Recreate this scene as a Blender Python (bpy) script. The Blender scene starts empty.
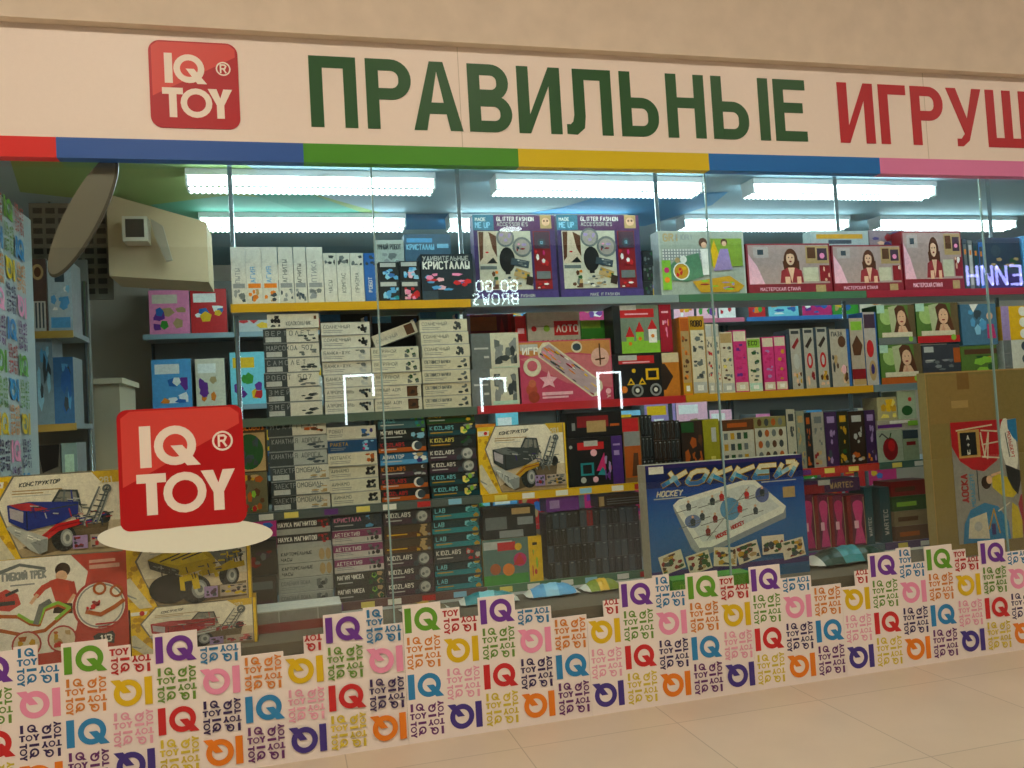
import bpy, math, random
from mathutils import Vector, Matrix

# ------------------------------------------------------------------ camera, world, lights, exposure
SC = bpy.context.scene
COL = SC.collection
R = math.radians
YAW, PITCH, ROLL, FPX, DIST, EYE = 0.259437, 0.0395968, -0.0581599, 857.973, 3.42634, 1.25
_cy, _sy, _cp, _sp = math.cos(YAW), math.sin(YAW), math.cos(PITCH), math.sin(PITCH)
FW = Vector((_sy * _cp, _cy * _cp, _sp))
_r = Vector((_cy, -_sy, 0))
_u = _r.cross(FW)
RT = math.cos(ROLL) * _r + math.sin(ROLL) * _u
UP = -math.sin(ROLL) * _r + math.cos(ROLL) * _u
CAM = Vector((0, -DIST, EYE))
cd = bpy.data.cameras.new('camera')
cd.sensor_width = 36
cd.lens = FPX / 1024 * 36
cd.clip_start = 0.05
co = bpy.data.objects.new('camera', cd)
COL.objects.link(co)
_m = Matrix((RT, UP, -FW)).transposed().to_4x4()
_m.translation = CAM
co.matrix_world = _m
SC.camera = co

world = bpy.data.worlds.new('world')
SC.world = world
world.use_nodes = True
world.node_tree.nodes['Background'].inputs[0].default_value = (1.0, 0.86, 0.68, 1)
world.node_tree.nodes['Background'].inputs[1].default_value = 0.30

SC.view_settings.view_transform = 'Standard'
SC.view_settings.look = 'None'
SC.view_settings.gamma = 1
SC.view_settings.use_curve_mapping = False
SC.view_settings.exposure = 0.0
try:
    SC.cycles.use_denoising = True
    SC.cycles.transparent_max_bounces = 16
    SC.cycles.max_bounces = 8
except Exception:
    pass
CORRIDOR = [(-3.2, -3.0, 57.0), (-.9, -3.0, 52.0), (1.4, -3.0, 39.0), (3.8, -3.0, 31.0), (6.2, -3.0, 31.0)]   # ceiling panels of the mall (x, y, strength)
MALL = 4.15       # height of the mall ceiling
STORE_LAMP = 15.0        # shop ceiling lamps
HEAD_FILL = 11.0          # unseen fill lamps added behind the header


def U(x, y, Y=0.0):
    """point of the vertical plane at depth Y seen at pixel x, y of the 1024 x 768 frame"""
    d = FW + RT * ((x - 512) / FPX) - UP * ((y - 384) / FPX)
    return CAM + d * ((Y - CAM.y) / d.y)


def UZ(x, y, z):
    d = FW + RT * ((x - 512) / FPX) - UP * ((y - 384) / FPX)
    return CAM + d * ((z - CAM.z) / d.z)


# ------------------------------------------------------------------ colours and materials
def lin(c):
    return c / 12.92 if c <= 0.04045 else ((c + 0.055) / 1.055) ** 2.4


def hx(s):
    return tuple(lin(int(s[i:i + 2], 16) / 255) for i in (0, 2, 4)) + (1.0,)


C = {k: hx(v) for k, v in dict(
    white='f2efe6', paper='e6e1d2', cream='ddd3b8', grey='8f9494', lgrey='bdbfba', mgrey='6d7474', dgrey='3c4446', black='16181a',
    red='c92226', dred='8c1a22', pink='f08cb4', lpink='f3b9c8', mag='c8286e', hot='d63a80', purple='6b2f8c', dpurple='3d2450', lilac='a58cc0',
    navy='382a72', blue='2a66ae', lblue='58a4d8', sky='8cc8e6', teal='1f8a94', dteal='174a52', cyan='7cd0dc', green='3c9630', dgreen='1f5428',
    lgreen='8cc43c', yellow='e8b812', lyellow='f0dc6a', gold='c8981e', orange='e8821e', dorange='b85a1a', brown='5c3820', dbrown='32241c',
    skin='e6b896', hair='5a3018', tan='b89a68', kraft='a8855a', smoke='23282a', slate='3a4a54', plum='4a3444', mint='b6dcc8').items()}


def new_mat(name):
    m = bpy.data.materials.new(name)
    m.use_nodes = True
    nt = m.node_tree
    b = nt.nodes['Principled BSDF']
    return m, nt, b


def print_mat(name, rough, spec=0.4, grain=0.05):
    """printed surface: the printed colour sits in a colour attribute, with a slight paper grain"""
    m, nt, b = new_mat(name)
    a = nt.nodes.new('ShaderNodeVertexColor')
    a.layer_name = 'Col'
    n = nt.nodes.new('ShaderNodeTexNoise')
    n.inputs['Scale'].default_value = 45
    mr = nt.nodes.new('ShaderNodeMapRange')
    mr.inputs['To Min'].default_value = 1 - grain
    mr.inputs['To Max'].default_value = 1 + grain
    mx = nt.nodes.new('ShaderNodeMix')
    mx.data_type = 'RGBA'
    mx.blend_type = 'MULTIPLY'
    mx.inputs[0].default_value = 1
    n2 = nt.nodes.new('ShaderNodeTexNoise')
    n2.inputs['Scale'].default_value = 160
    n2.inputs['Detail'].default_value = 3
    tc = nt.nodes.new('ShaderNodeTexCoord')
    av = nt.nodes.new('ShaderNodeMath'); av.operation = 'ADD'
    hf = nt.nodes.new('ShaderNodeMath'); hf.operation = 'MULTIPLY'; hf.inputs[1].default_value = 0.5
    nt.links.new(tc.outputs['Object'], n.inputs['Vector'])
    nt.links.new(tc.outputs['Object'], n2.inputs['Vector'])
    nt.links.new(n.outputs['Fac'], av.inputs[0])
    nt.links.new(n2.outputs['Fac'], av.inputs[1])
    nt.links.new(av.outputs[0], hf.inputs[0])
    mr.inputs['From Min'].default_value = 0.3
    mr.inputs['From Max'].default_value = 0.7
    nt.links.new(hf.outputs[0], mr.inputs['Value'])
    nt.links.new(a.outputs['Color'], mx.inputs[6])
    nt.links.new(mr.outputs[0], mx.inputs[7])
    nt.links.new(mx.outputs[2], b.inputs['Base Color'])
    b.inputs['Roughness'].default_value = rough
    b.inputs['Specular IOR Level'].default_value = spec
    return m


def plain_mat(name, col, rough=0.5, metal=0.0, noise=0.0, scale=6.0, spec=0.5):
    m, nt, b = new_mat(name)
    b.inputs['Roughness'].default_value = rough
    b.inputs['Metallic'].default_value = metal
    b.inputs['Specular IOR Level'].default_value = spec
    tc = nt.nodes.new('ShaderNodeTexCoord')
    n = nt.nodes.new('ShaderNodeTexNoise')
    n.inputs['Scale'].default_value = scale
    n.inputs['Detail'].default_value = 4
    cr = nt.nodes.new('ShaderNodeValToRGB')
    k0, k1 = 1 - noise, 1 + noise
    cr.color_ramp.elements[0].position = 0.3
    cr.color_ramp.elements[1].position = 0.7
    cr.color_ramp.elements[0].color = (col[0] * k0, col[1] * k0, col[2] * k0, 1)
    cr.color_ramp.elements[1].color = (min(1, col[0] * k1), min(1, col[1] * k1), min(1, col[2] * k1), 1)
    nt.links.new(tc.outputs['Object'], n.inputs['Vector'])
    nt.links.new(n.outputs['Fac'], cr.inputs['Fac'])
    nt.links.new(cr.outputs['Color'], b.inputs['Base Color'])
    return m


def glow_mat(name, col, strength):
    m, nt, b = new_mat(name)
    b.inputs['Base Color'].default_value = (0.8, 0.8, 0.8, 1)
    b.inputs['Emission Color'].default_value = col
    b.inputs['Emission Strength'].default_value = strength
    return m


def glass_mat(name, tint):
    m = bpy.data.materials.new(name)
    m.use_nodes = True
    nt = m.node_tree
    nt.nodes.clear()
    out = nt.nodes.new('ShaderNodeOutputMaterial')
    mix = nt.nodes.new('ShaderNodeMixShader')
    tr = nt.nodes.new('ShaderNodeBsdfTransparent')
    tr.inputs[0].default_value = tint
    gl = nt.nodes.new('ShaderNodeBsdfGlossy')
    gl.inputs['Roughness'].default_value = 0.0
    gl.inputs['Color'].default_value = (1, 1, 1, 1)
    lw = nt.nodes.new('ShaderNodeLayerWeight')
    lw.inputs['Blend'].default_value = 0.5
    p = nt.nodes.new('ShaderNodeMath'); p.operation = 'POWER'; p.inputs[1].default_value = 5
    s = nt.nodes.new('ShaderNodeMath'); s.operation = 'MULTIPLY_ADD'; s.inputs[1].default_value = 0.95; s.inputs[2].default_value = 0.042
    nt.links.new(lw.outputs['Facing'], p.inputs[0])
    nt.links.new(p.outputs[0], s.inputs[0])
    nt.links.new(s.outputs[0], mix.inputs[0])
    nt.links.new(tr.outputs[0], mix.inputs[1])
    nt.links.new(gl.outputs[0], mix.inputs[2])
    nt.links.new(mix.outputs[0], out.inputs[0])
    return m


M = {
    'card': print_mat('printed_card', 0.38, 0.4, 0.17),
    'vinyl': print_mat('printed_vinyl', 0.30, 0.4, 0.015),
    'kraft': print_mat('corrugated_kraft', 0.8, 0.2, 0.10),
    'sign': print_mat('sign_board_print', 0.42, 0.35, 0.015),
    'paint': print_mat('wall_paint', 0.7, 0.3, 0.03),
    'plastic': print_mat('coloured_plastic', 0.3, 0.5, 0.02),
    'glass': glass_mat('shop_glass', (0.935, 0.965, 0.94, 1)),
    'seam': plain_mat('glass_edge', (0.26, 0.40, 0.39), 0.25, 0, 0.05),
    'steel': plain_mat('chrome_tube', (0.62, 0.66, 0.66), 0.22, 0.9, 0.04),
    'shelf': plain_mat('grey_shelf_metal', (0.30, 0.34, 0.34), 0.45, 0.2, 0.05),
    'soffit': plain_mat('beige_plaster', (0.72, 0.62, 0.50), 0.85, 0, 0.05, 9),
    'beige': plain_mat('beige_wall', (0.60, 0.52, 0.42), 0.85, 0, 0.05, 3),
    'white_metal': plain_mat('white_lacquer', (0.75, 0.78, 0.78), 0.4, 0, 0.03),
    'darkwall': plain_mat('brown_shopfront', (0.07, 0.06, 0.05), 0.6, 0, 0.2, 2),
}


def floor_mat():
    m, nt, b = new_mat('beige_floor_tiles')
    tc = nt.nodes.new('ShaderNodeTexCoord')
    mp = nt.nodes.new('ShaderNodeMapping')
    mp.inputs['Location'].default_value = (-0.16, 0.22, 0)
    br = nt.nodes.new('ShaderNodeTexBrick')
    br.offset = 0
    br.inputs['Scale'].default_value = 1
    br.inputs['Brick Width'].default_value = 0.645
    br.inputs['Row Height'].default_value = 0.645
    br.inputs['Mortar Size'].default_value = 0.0022
    br.inputs['Color1'].default_value = (0.60, 0.50, 0.38, 1)
    br.inputs['Color2'].default_value = (0.63, 0.53, 0.41, 1)
    br.inputs['Mortar'].default_value = (0.40, 0.33, 0.24, 1)
    n = nt.nodes.new('ShaderNodeTexNoise')
    n.inputs['Scale'].default_value = 3
    n.inputs['Detail'].default_value = 6
    mr = nt.nodes.new('ShaderNodeMapRange')
    mr.inputs['To Min'].default_value = 0.88
    mr.inputs['To Max'].default_value = 1.10
    mx = nt.nodes.new('ShaderNodeMix'); mx.data_type = 'RGBA'; mx.blend_type = 'MULTIPLY'; mx.inputs[0].default_value = 1
    L = nt.links.new
    L(tc.outputs['Object'], mp.inputs['Vector']); L(mp.outputs[0], br.inputs['Vector'])
    L(tc.outputs['Object'], n.inputs['Vector']); L(n.outputs['Fac'], mr.inputs['Value'])
    L(br.outputs['Color'], mx.inputs[6]); L(mr.outputs[0], mx.inputs[7]); L(mx.outputs[2], b.inputs['Base Color'])
    b.inputs['Roughness'].default_value = 0.28
    b.inputs['Specular IOR Level'].default_value = 0.4
    return m


M['floor'] = floor_mat()

# ------------------------------------------------------------------ stroke alphabet for printed words
G = {'А': '002640 1232', 'Б': '460600404303', 'В': '00063645330333423000', 'Г': '000646', 'Д': '00014140 112631', 'Е': '46060040 0333',
     'Ж': '0046 0640 2026', 'З': '06364533 1333 33423000', 'И': '06004640', 'Й': '06004640 1737', 'К': '0006 0346 0340', 'Л': '002640',
     'М': '0006234640', 'Н': '0006 4046 0343', 'О': '100105163645413010', 'П': '00064640', 'Р': '000636453303', 'С': '4536160501103041',
     'Т': '0646 2026', 'У': '0623 4610', 'Ф': '2026 152535443212030415', 'Х': '0046 0640', 'Ц': '060040 4046', 'Ч': '060343 4640',
     'Ш': '060040 4046 2026', 'Щ': '060040 4046 2026', 'Ы': '060020312202 4640', 'Ь': '06003041423303', 'Я': '40461605041343 1300',
     'Ё': '46060040 0333', 'Ю': '0006 0313 201116363545413020', 'Э': '0636454130 00 1343', 'D': '00063645413000', 'F': '0006 0646 0333',
     'G': '45361605011030414323', 'I': '2026', 'L': '060040', 'N': '00064046', 'Q': '100105163645413010 2240', 'R': '000636453303 2340',
     'S': '453616051333424130100 1', 'U': '060110304146', 'V': '062046', 'W': '0610243046', 'Y': '0623 4623 2023', 'Z': '06460040',
     '0': '100105163645413010', '1': '152620', '2': '051636443300 0040', '3': '06364533 33423000', '4': '30360242', '5': '460603334230 00',
     '7': '064610', '+': '0343 2125', '-': '0343', '.': '2021', '!': '2622 2021', ' ': ''}
for a, b in zip('ABCEHKMOPTX', 'АВСЕНКМОРТХ'):
    G[a] = G[b]
G['S'] = '45361605143332413010'
GL = {}
for k, v in G.items():
    st = []
    for s in v.split():
        if len(s) % 2:
            s = s[:-1]
        st.append([(int(s[i]), int(s[i + 1])) for i in range(0, len(s), 2)])
    GL[k] = [s for s in st if len(s) > 1]


class Art:
    """flat coloured print, measured in metres on a face of W x H; calls take fractions of the current frame"""

    def __init__(s, W, H):
        s.W, s.H, s.it, s.k = W, H, [], 0
        s.A = (0, 0, W, 0, 0, H)
        s.st = []

    def push(s, u, v, w, h, rot=0):
        """sub-frame w x h metres centred at fraction u, v of the current frame, turned by rot degrees"""
        x, y = s.m(u, v)
        s.st.append((s.A, s.W, s.H))
        L = math.hypot(s.A[2], s.A[3])
        cx, sx = s.A[2] / L, s.A[3] / L
        c0, s0 = math.cos(R(rot)), math.sin(R(rot))
        ux, uy = cx * c0 - sx * s0, sx * c0 + cx * s0
        vx, vy = -uy, ux
        s.A = (x - ux * w / 2 - vx * h / 2, y - uy * w / 2 - vy * h / 2, ux * w, uy * w, vx * h, vy * h)
        s.W, s.H = w, h
        return s

    def pop(s):
        s.A, s.W, s.H = s.st.pop()

    def m(s, u, v):
        a = s.A
        return (a[0] + a[2] * u + a[4] * v, a[1] + a[3] * u + a[5] * v)

    def raw(s, pts, c, k=None):
        s.it.append((pts, C[c] if isinstance(c, str) else c, s.k if k is None else k))

    def poly(s, pts, c):
        s.raw([s.m(*p) for p in pts], c)
        s.k += 1

    def rect(s, u0, v0, u1, v1, c):
        s.poly([(u0, v0), (u1, v0), (u1, v1), (u0, v1)], c)

    def ell(s, u, v, ru, c, rv=None, n=18, rot=0):
        rv = ru * s.W / s.H if rv is None else rv
        W, H = s.W, s.H
        pts = []
        for i in range(n):
            t = 2 * math.pi * i / n
            x, y = ru * W * math.cos(t), rv * H * math.sin(t)
            x, y = x * math.cos(R(rot)) - y * math.sin(R(rot)), x * math.sin(R(rot)) + y * math.cos(R(rot))
            pts.append((u + x / W, v + y / H))
        s.poly(pts, c)

    def ring(s, u, v, r1, r0, c, a0=0, a1=360, n=28):
        """ring in fractions of W, circular in metres"""
        k = s.W / s.H
        P = [R(a0 + (a1 - a0) * i / n) for i in range(n + 1)]
        for i in range(n):
            q = [(u + r * math.cos(t), v + r * k * math.sin(t)) for r, t in ((r0, P[i]), (r1, P[i]), (r1, P[i + 1]), (r0, P[i + 1]))]
            s.raw([s.m(*p) for p in q], c)
        s.k += 1

    def line(s, pts, w, c, k=None):
        """polyline of width w (fraction of H)"""
        w = w * s.H / 2
        P = [s.m(*p) for p in pts]
        for (x0, y0), (x1, y1) in zip(P, P[1:]):
            d = math.hypot(x1 - x0, y1 - y0)
            if d < 1e-7:
                continue
            tx, ty = (x1 - x0) / d * w, (y1 - y0) / d * w
            s.raw([(x0 - tx * .5 - ty, y0 - ty * .5 + tx), (x0 - tx * .5 + ty, y0 - ty * .5 - tx),
                   (x1 + tx * .5 + ty, y1 + ty * .5 - tx), (x1 + tx * .5 - ty, y1 + ty * .5 + tx)], c)
        if k is None:
            s.k += 1

    def text(s, t, u, v, h, c, w=0.16, fit=None, slant=0.0):
        """words with the lower left corner at u, v; h = cap height as a fraction of H; fit = largest width as a fraction of W"""
        k = s.H / s.W
        adv = 0.95 * h * k
        gw = 0.64 * h * k
        if fit and adv * len(t) > fit:
            f = fit / (adv * len(t))
            adv *= f
            gw *= f
        for ch in t.upper():
            for st in GL.get(ch, []):
                s.line([(u + x / 4 * gw + slant * y / 6 * h * k, v + y / 6 * h) for x, y in st], w * h, c, 0)
            u += adv * (0.6 if ch in 'I1.! ' else 1)
        s.k += 1
        return u

    def blobs(s, u0, v0, u1, v1, cols, n, rnd, size=0.25):
        """a small busy picture made of n little angular shapes"""
        for _ in range(n):
            cu, cv = rnd.uniform(u0, u1), rnd.uniform(v0, v1)
            ru, rv = (u1 - u0) * size * rnd.uniform(.4, 1), (v1 - v0) * size * rnd.uniform(.4, 1)
            a = rnd.uniform(0, 6.28)
            pts = []
            for i in range(5):
                t = a + 1.2566 * i
                pts.append((min(u1, max(u0, cu + ru * math.cos(t))), min(v1, max(v0, cv + rv * math.sin(t)))))
            s.poly(pts, rnd.choice(cols))

    def iq(s, c):
        """the two big letters I Q filling the current frame"""
        s.rect(0.0, 0.02, 0.19, 0.98, c)
        k = s.W / s.H
        r = 0.46 / k
        u = 1 - 0.03 - r
        s.ring(u - .02, 0.5, min(r, .38), min(r, .38) * .58, c, n=24)
        s.poly([(u - .10, .50), (u + .10, .50), (u + .40, .02), (u + .17, .02)], c)

    def toy(s, c):
        s.rect(0, .78, .30, 1, c); s.rect(.095, 0, .205, .9, c)
        k = s.W / s.H
        s.ring(.49, .5, .5 / k, .30 / k, c, n=20)
        s.poly([(.66, 1), (.79, 1), (.84, .68), (.89, 1), (1.02, 1), (.895, .45), (.895, 0), (.785, 0), (.785, .45)], c)

    def logo(s, c):
        """IQ over TOY"""
        w, h = s.W, s.H
        s.push(.47, .73, w * .80, h * .50); s.iq(c); s.pop()
        s.push(.5, .2, w * .98, h * .36); s.toy(c); s.pop()

    def mini(s, c, half=False, left=1):
        """the pinwheel cell of four small logos"""
        w, h = s.W, s.H
        a, b = w * .47, h * .47
        if not half:
            if left:
                s.push(.25, .76, a, b); s.logo(c); s.pop()
            s.push(.755, .75, b, a, 90); s.logo(c); s.pop()
        s.push(.755, .25, a, b, 180); s.logo(c); s.pop()
        if left:
            s.push(.25, .25, b, a, -90); s.logo(c); s.pop()


# ------------------------------------------------------------------ mesh builder
class MB:
    def __init__(s):
        s.v, s.f, s.c, s.sm = [], [], [], []

    def face(s, pts, c, smooth=False):
        n = len(s.v)
        s.v += [tuple(p) for p in pts]
        s.f.append(list(range(n, n + len(pts))))
        s.c.append(C[c] if isinstance(c, str) else c)
        s.sm.append(smooth)

    def box(s, x0, x1, y0, y1, z0, z1, c, cs=None, ct=None, cr=None):
        """c = front and back, cs = left side, cr = right side, ct = top and bottom"""
        cs = cs or c; ct = ct or cs; cr = cr or cs
        n = len(s.v)
        s.v += [(x, y, z) for z in (z0, z1) for y in (y0, y1) for x in (x0, x1)]
        for q, k in (((0, 1, 5, 4), c), ((3, 2, 6, 7), c), ((2, 0, 4, 6), cs), ((1, 3, 7, 5), cr), ((4, 5, 7, 6), ct), ((2, 3, 1, 0), ct)):
            s.f.append([n + i for i in q]); s.c.append(C[k] if isinstance(k, str) else k); s.sm.append(False)

    def prism(s, pts, y0, y1, c, cside=None):
        """outline in x, z extruded from depth y0 (front) to y1"""
        n = len(s.v)
        m = len(pts)
        s.v += [(p[0], y0, p[1]) for p in pts] + [(p[0], y1, p[1]) for p in pts]
        cc = C[c] if isinstance(c, str) else c
        c2 = C[cside] if isinstance(cside, str) else (cside or cc)
        s.f.append([n + i for i in range(m)]); s.c.append(cc); s.sm.append(False)
        s.f.append([n + m + i for i in reversed(range(m))]); s.c.append(cc); s.sm.append(False)
        for i in range(m):
            j = (i + 1) % m
            s.f.append([n + j, n + i, n + m + i, n + m + j]); s.c.append(c2); s.sm.append(False)

    def tube(s, p, q, r, c, n=12):
        p, q = Vector(p), Vector(q)
        d = (q - p).normalized()
        a = d.orthogonal().normalized()
        b = d.cross(a)
        k = len(s.v)
        for e in (p, q):
            for i in range(n):
                t = 2 * math.pi * i / n
                s.v.append(tuple(e + (a * math.cos(t) + b * math.sin(t)) * r))
        cc = C[c] if isinstance(c, str) else c
        for i in range(n):
            j = (i + 1) % n
            s.f.append([k + i, k + j, k + n + j, k + n + i]); s.c.append(cc); s.sm.append(True)
        s.f.append([k + i for i in range(n)]); s.c.append(cc); s.sm.append(False)
        s.f.append([k + n + i for i in range(n)]); s.c.append(cc); s.sm.append(False)

    def art(s, art, O, eu=(1, 0, 0), ev=(0, 0, 1), en=(0, -1, 0), e0=0.0003, step=0.00006):
        O, eu, ev, en = Vector(O), Vector(eu), Vector(ev), Vector(en)
        for n, (pts, c, k) in enumerate(art.it):
            b = O + en * (e0 + step * k + 2.5e-6 * (n % 24))
            s.face([b + eu * x + ev * y for x, y in pts], c)

    def build(s, name, mat, parent=None, loc=(0, 0, 0), rot=(0, 0, 0)):
        me = bpy.data.meshes.new(name)
        me.from_pydata(s.v, [], s.f)
        at = me.color_attributes.new('Col', 'FLOAT_COLOR', 'CORNER')
        buf = []
        for f, c in zip(s.f, s.c):
            buf += list(c) * len(f)
        at.data.foreach_set('color', buf)
        me.polygons.foreach_set('use_smooth', s.sm)
        me.materials.append(M[mat] if isinstance(mat, str) else mat)
        me.update()
        o = bpy.data.objects.new(name, me)
        COL.objects.link(o)
        o.location = loc
        o.rotation_euler = rot
        if parent:
            o.parent = parent
        return o


def tag(o, label, cat, group=None):
    o['label'] = label
    o['category'] = cat
    if group:
        o['group'] = group
    return o


def struct(o):
    o['kind'] = 'structure'
    return o


def thing(name, label, cat, loc=(0, 0, 0), group=None):
    o = bpy.data.objects.new(name, None)
    o.empty_display_size = 0.05
    COL.objects.link(o)
    o.location = loc
    return tag(o, label, cat, group)


# ------------------------------------------------------------------ the setting
HB, HS, HT = 2.2853, 2.3604, 2.7765        # header: lower edge, top of the colour stripe, upper edge
CEIL = 2.56
LEFT, RIGHT = -1.9, 6.2

b = MB(); b.face([(-9, -10.4, 0), (16, -10.4, 0), (16, 3.6, 0), (-9, 3.6, 0)], 'tan')
struct(b.build('floor', 'floor'))
# soffit of the mall above the sign
b = MB(); b.box(-9, 16, -0.10, 0.6, HT, MALL - .001, 'tan')
struct(b.build('wall_front', 'soffit'))
b = MB(); b.box(-9, 16, -10.4, 0.6, MALL, MALL + .05, 'tan')
struct(b.build('ceiling_mall', 'soffit'))
b = MB(); b.box(-9, 16, -10.5, -10.4, 0, MALL, 'tan')
struct(b.build('wall_opposite', 'darkwall'))
# shop walls
b = MB(); b.box(LEFT, RIGHT, 3.5, 3.56, 0, CEIL, 'tan')
struct(b.build('wall_back', 'beige'))
b = MB(); b.box(LEFT - .06, LEFT, 0.03, 3.56, 0, CEIL, 'tan')
struct(b.build('wall_left', 'beige'))
b = MB(); b.box(RIGHT, RIGHT + .06, 0.03, 3.56, 0, CEIL, 'tan')
struct(b.build('wall_right', 'beige'))
b = MB(); b.box(-9, LEFT - .06, 0, .06, 0, HT, 'tan'); b.box(RIGHT + .06, 16, 0, .06, 0, HT, 'tan')
struct(b.build('wall_beside', 'beige'))
# painted shop ceiling: grey with coloured waves
b = MB()
b.box(LEFT - .06, RIGHT + .06, 0.0, 3.56, CEIL, CEIL + .06, hx('9cbecc'))
for k, (cc, pts) in enumerate((
        (hx('8fb06a'), [(10, 160), (235, 160), (300, 190), (420, 224), (300, 226), (205, 234), (110, 202), (20, 192)]),
        (hx('62b8a4'), [(150, 205), (230, 195), (300, 200), (380, 222), (300, 228), (215, 234)]),
        (hx('4aa892'), [(240, 190), (300, 190), (360, 212), (410, 221), (340, 223), (290, 208)]),
        (hx('4a94cc'), [(350, 215), (480, 213), (480, 229), (350, 230)]),
        (hx('4a9cd0'), [(480, 222), (560, 208), (600, 196), (728, 192), (712, 205), (680, 215), (645, 226), (560, 228)]),
        (hx('58a4d8'), [(560, 176), (625, 178), (650, 184), (560, 192), (500, 188)]))):
    b.face([UZ(x, y, CEIL - .001 - .0006 * k) for x, y in pts], cc)
struct(b.build('ceiling', 'paint'))

# glass panes with polished joints
SEAMS = [-1.10, 0.376, 1.851, 3.334, 4.82, RIGHT]
for i, (x0, x1) in enumerate(zip(SEAMS, SEAMS[1:])):
    b = MB(); b.box(x0 + .004, x1 - .004, 0.0, 0.008, 0.0, HB + .05, 'white')
    w = struct(b.build('window_%d' % (i + 1), 'glass'))
    b = MB(); b.box(x0 - .003, x0 + .003, -.001, .009, 0.0, HB + .05, 'white')
    b.build('glass_joint', 'seam', w)

# corridor ceiling panels (they light the shop front)
for k, (x, y, st) in enumerate(CORRIDOR):
    t = thing('ceiling_light', 'square luminous panel in the mall ceiling, ' + ['before the plain wall end', 'before the truck boxes', 'before the slim black boxes', 'before the brown carton', 'past the brown carton'][k], 'light', (x, y, MALL), 'mall ceiling panels')
    b = MB(); b.box(-.34, .34, -.34, .34, -.03, 0, 'white'); b.build('frame', 'white_metal', t)
    b = MB(); b.box(-.31, .31, -.31, .31, -.034, -.0305, 'white'); b.build('diffuser', glow_mat('warm_panel', (1, .87, .70, 1), st), t)
# round downlight whose reflection shows on the glass
p = UZ(511, 229, MALL - .03)
t = thing('downlight', 'round downlight in the mall ceiling across the corridor', 'light', (p.x, -p.y, MALL))
b = MB(); b.tube((0, 0, 0), (0, 0, -.03), .19, 'white', 24); b.build('rim', 'white_metal', t)
b = MB(); b.tube((0, 0, -.0305), (0, 0, -.034), .17, 'white', 24); b.build('diffuser', glow_mat('cool_downlight', (.9, 1, .96, 1), 9), t)

# ------------------------------------------------------------------ sign above the window
SY = -0.055
sign = thing('shop_sign', 'long white shop sign with green and red letters above the glass', 'sign', (0, SY, HB))
OZ = HB


def zb(z):
    return z - OZ


b = MB(); b.box(-3.4, 6.2, 0, .05, zb(HS), zb(HT) - .001, hx('efe2d6'))
for xx in (.744, 3.0):
    b.box(xx, xx + .003, -.0006, 0.0, zb(HS), zb(HT) - .001, hx('c8bca8'))
b.build('board', 'sign', sign)
cuts = [-3.4, -.757, .113, .978, 1.847, 2.725, 3.595, 4.46, 6.2]
for (x0, x1), cc in zip(zip(cuts, cuts[1:]), ('d8241e', '2a5aa8', '46941e', 'd8c000', '0a6ec0', 'e080b4', '5a2a80', 'd8241e')):
    b = MB(); b.box(x0, x1, -.002, .05, 0, zb(HS), hx(cc)); b.build('colour_stripe', 'sign', sign)


def bowl(x0, y0, x1, y1, S, T):
    """right-hand bowl of Р В Ь as a strip of quads"""
    r = min((y1 - y0) / 2, (x1 - x0) * .62)
    ri = max(r - S, .004)

    def path(xa, ya, xb, yb, r):
        o = [(xa, yb)]
        for i in range(9):
            t = R(90 - 90 * i / 8); o.append((xb - r + r * math.cos(t), yb - r + r * math.sin(t)))
        for i in range(9):
            t = R(-90 * i / 8); o.append((xb - r + r * math.cos(t), ya + r + r * math.sin(t)))
        return o + [(xa, ya)]
    a = path(x0, y0, x1, y1, r)
    q = path(x0, y0 + T, x1 - S, y1 - T, min(ri, (y1 - y0) / 2 - T))
    return [[a[i], a[i + 1], q[i + 1], q[i]] for i in range(len(a) - 1)]


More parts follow.
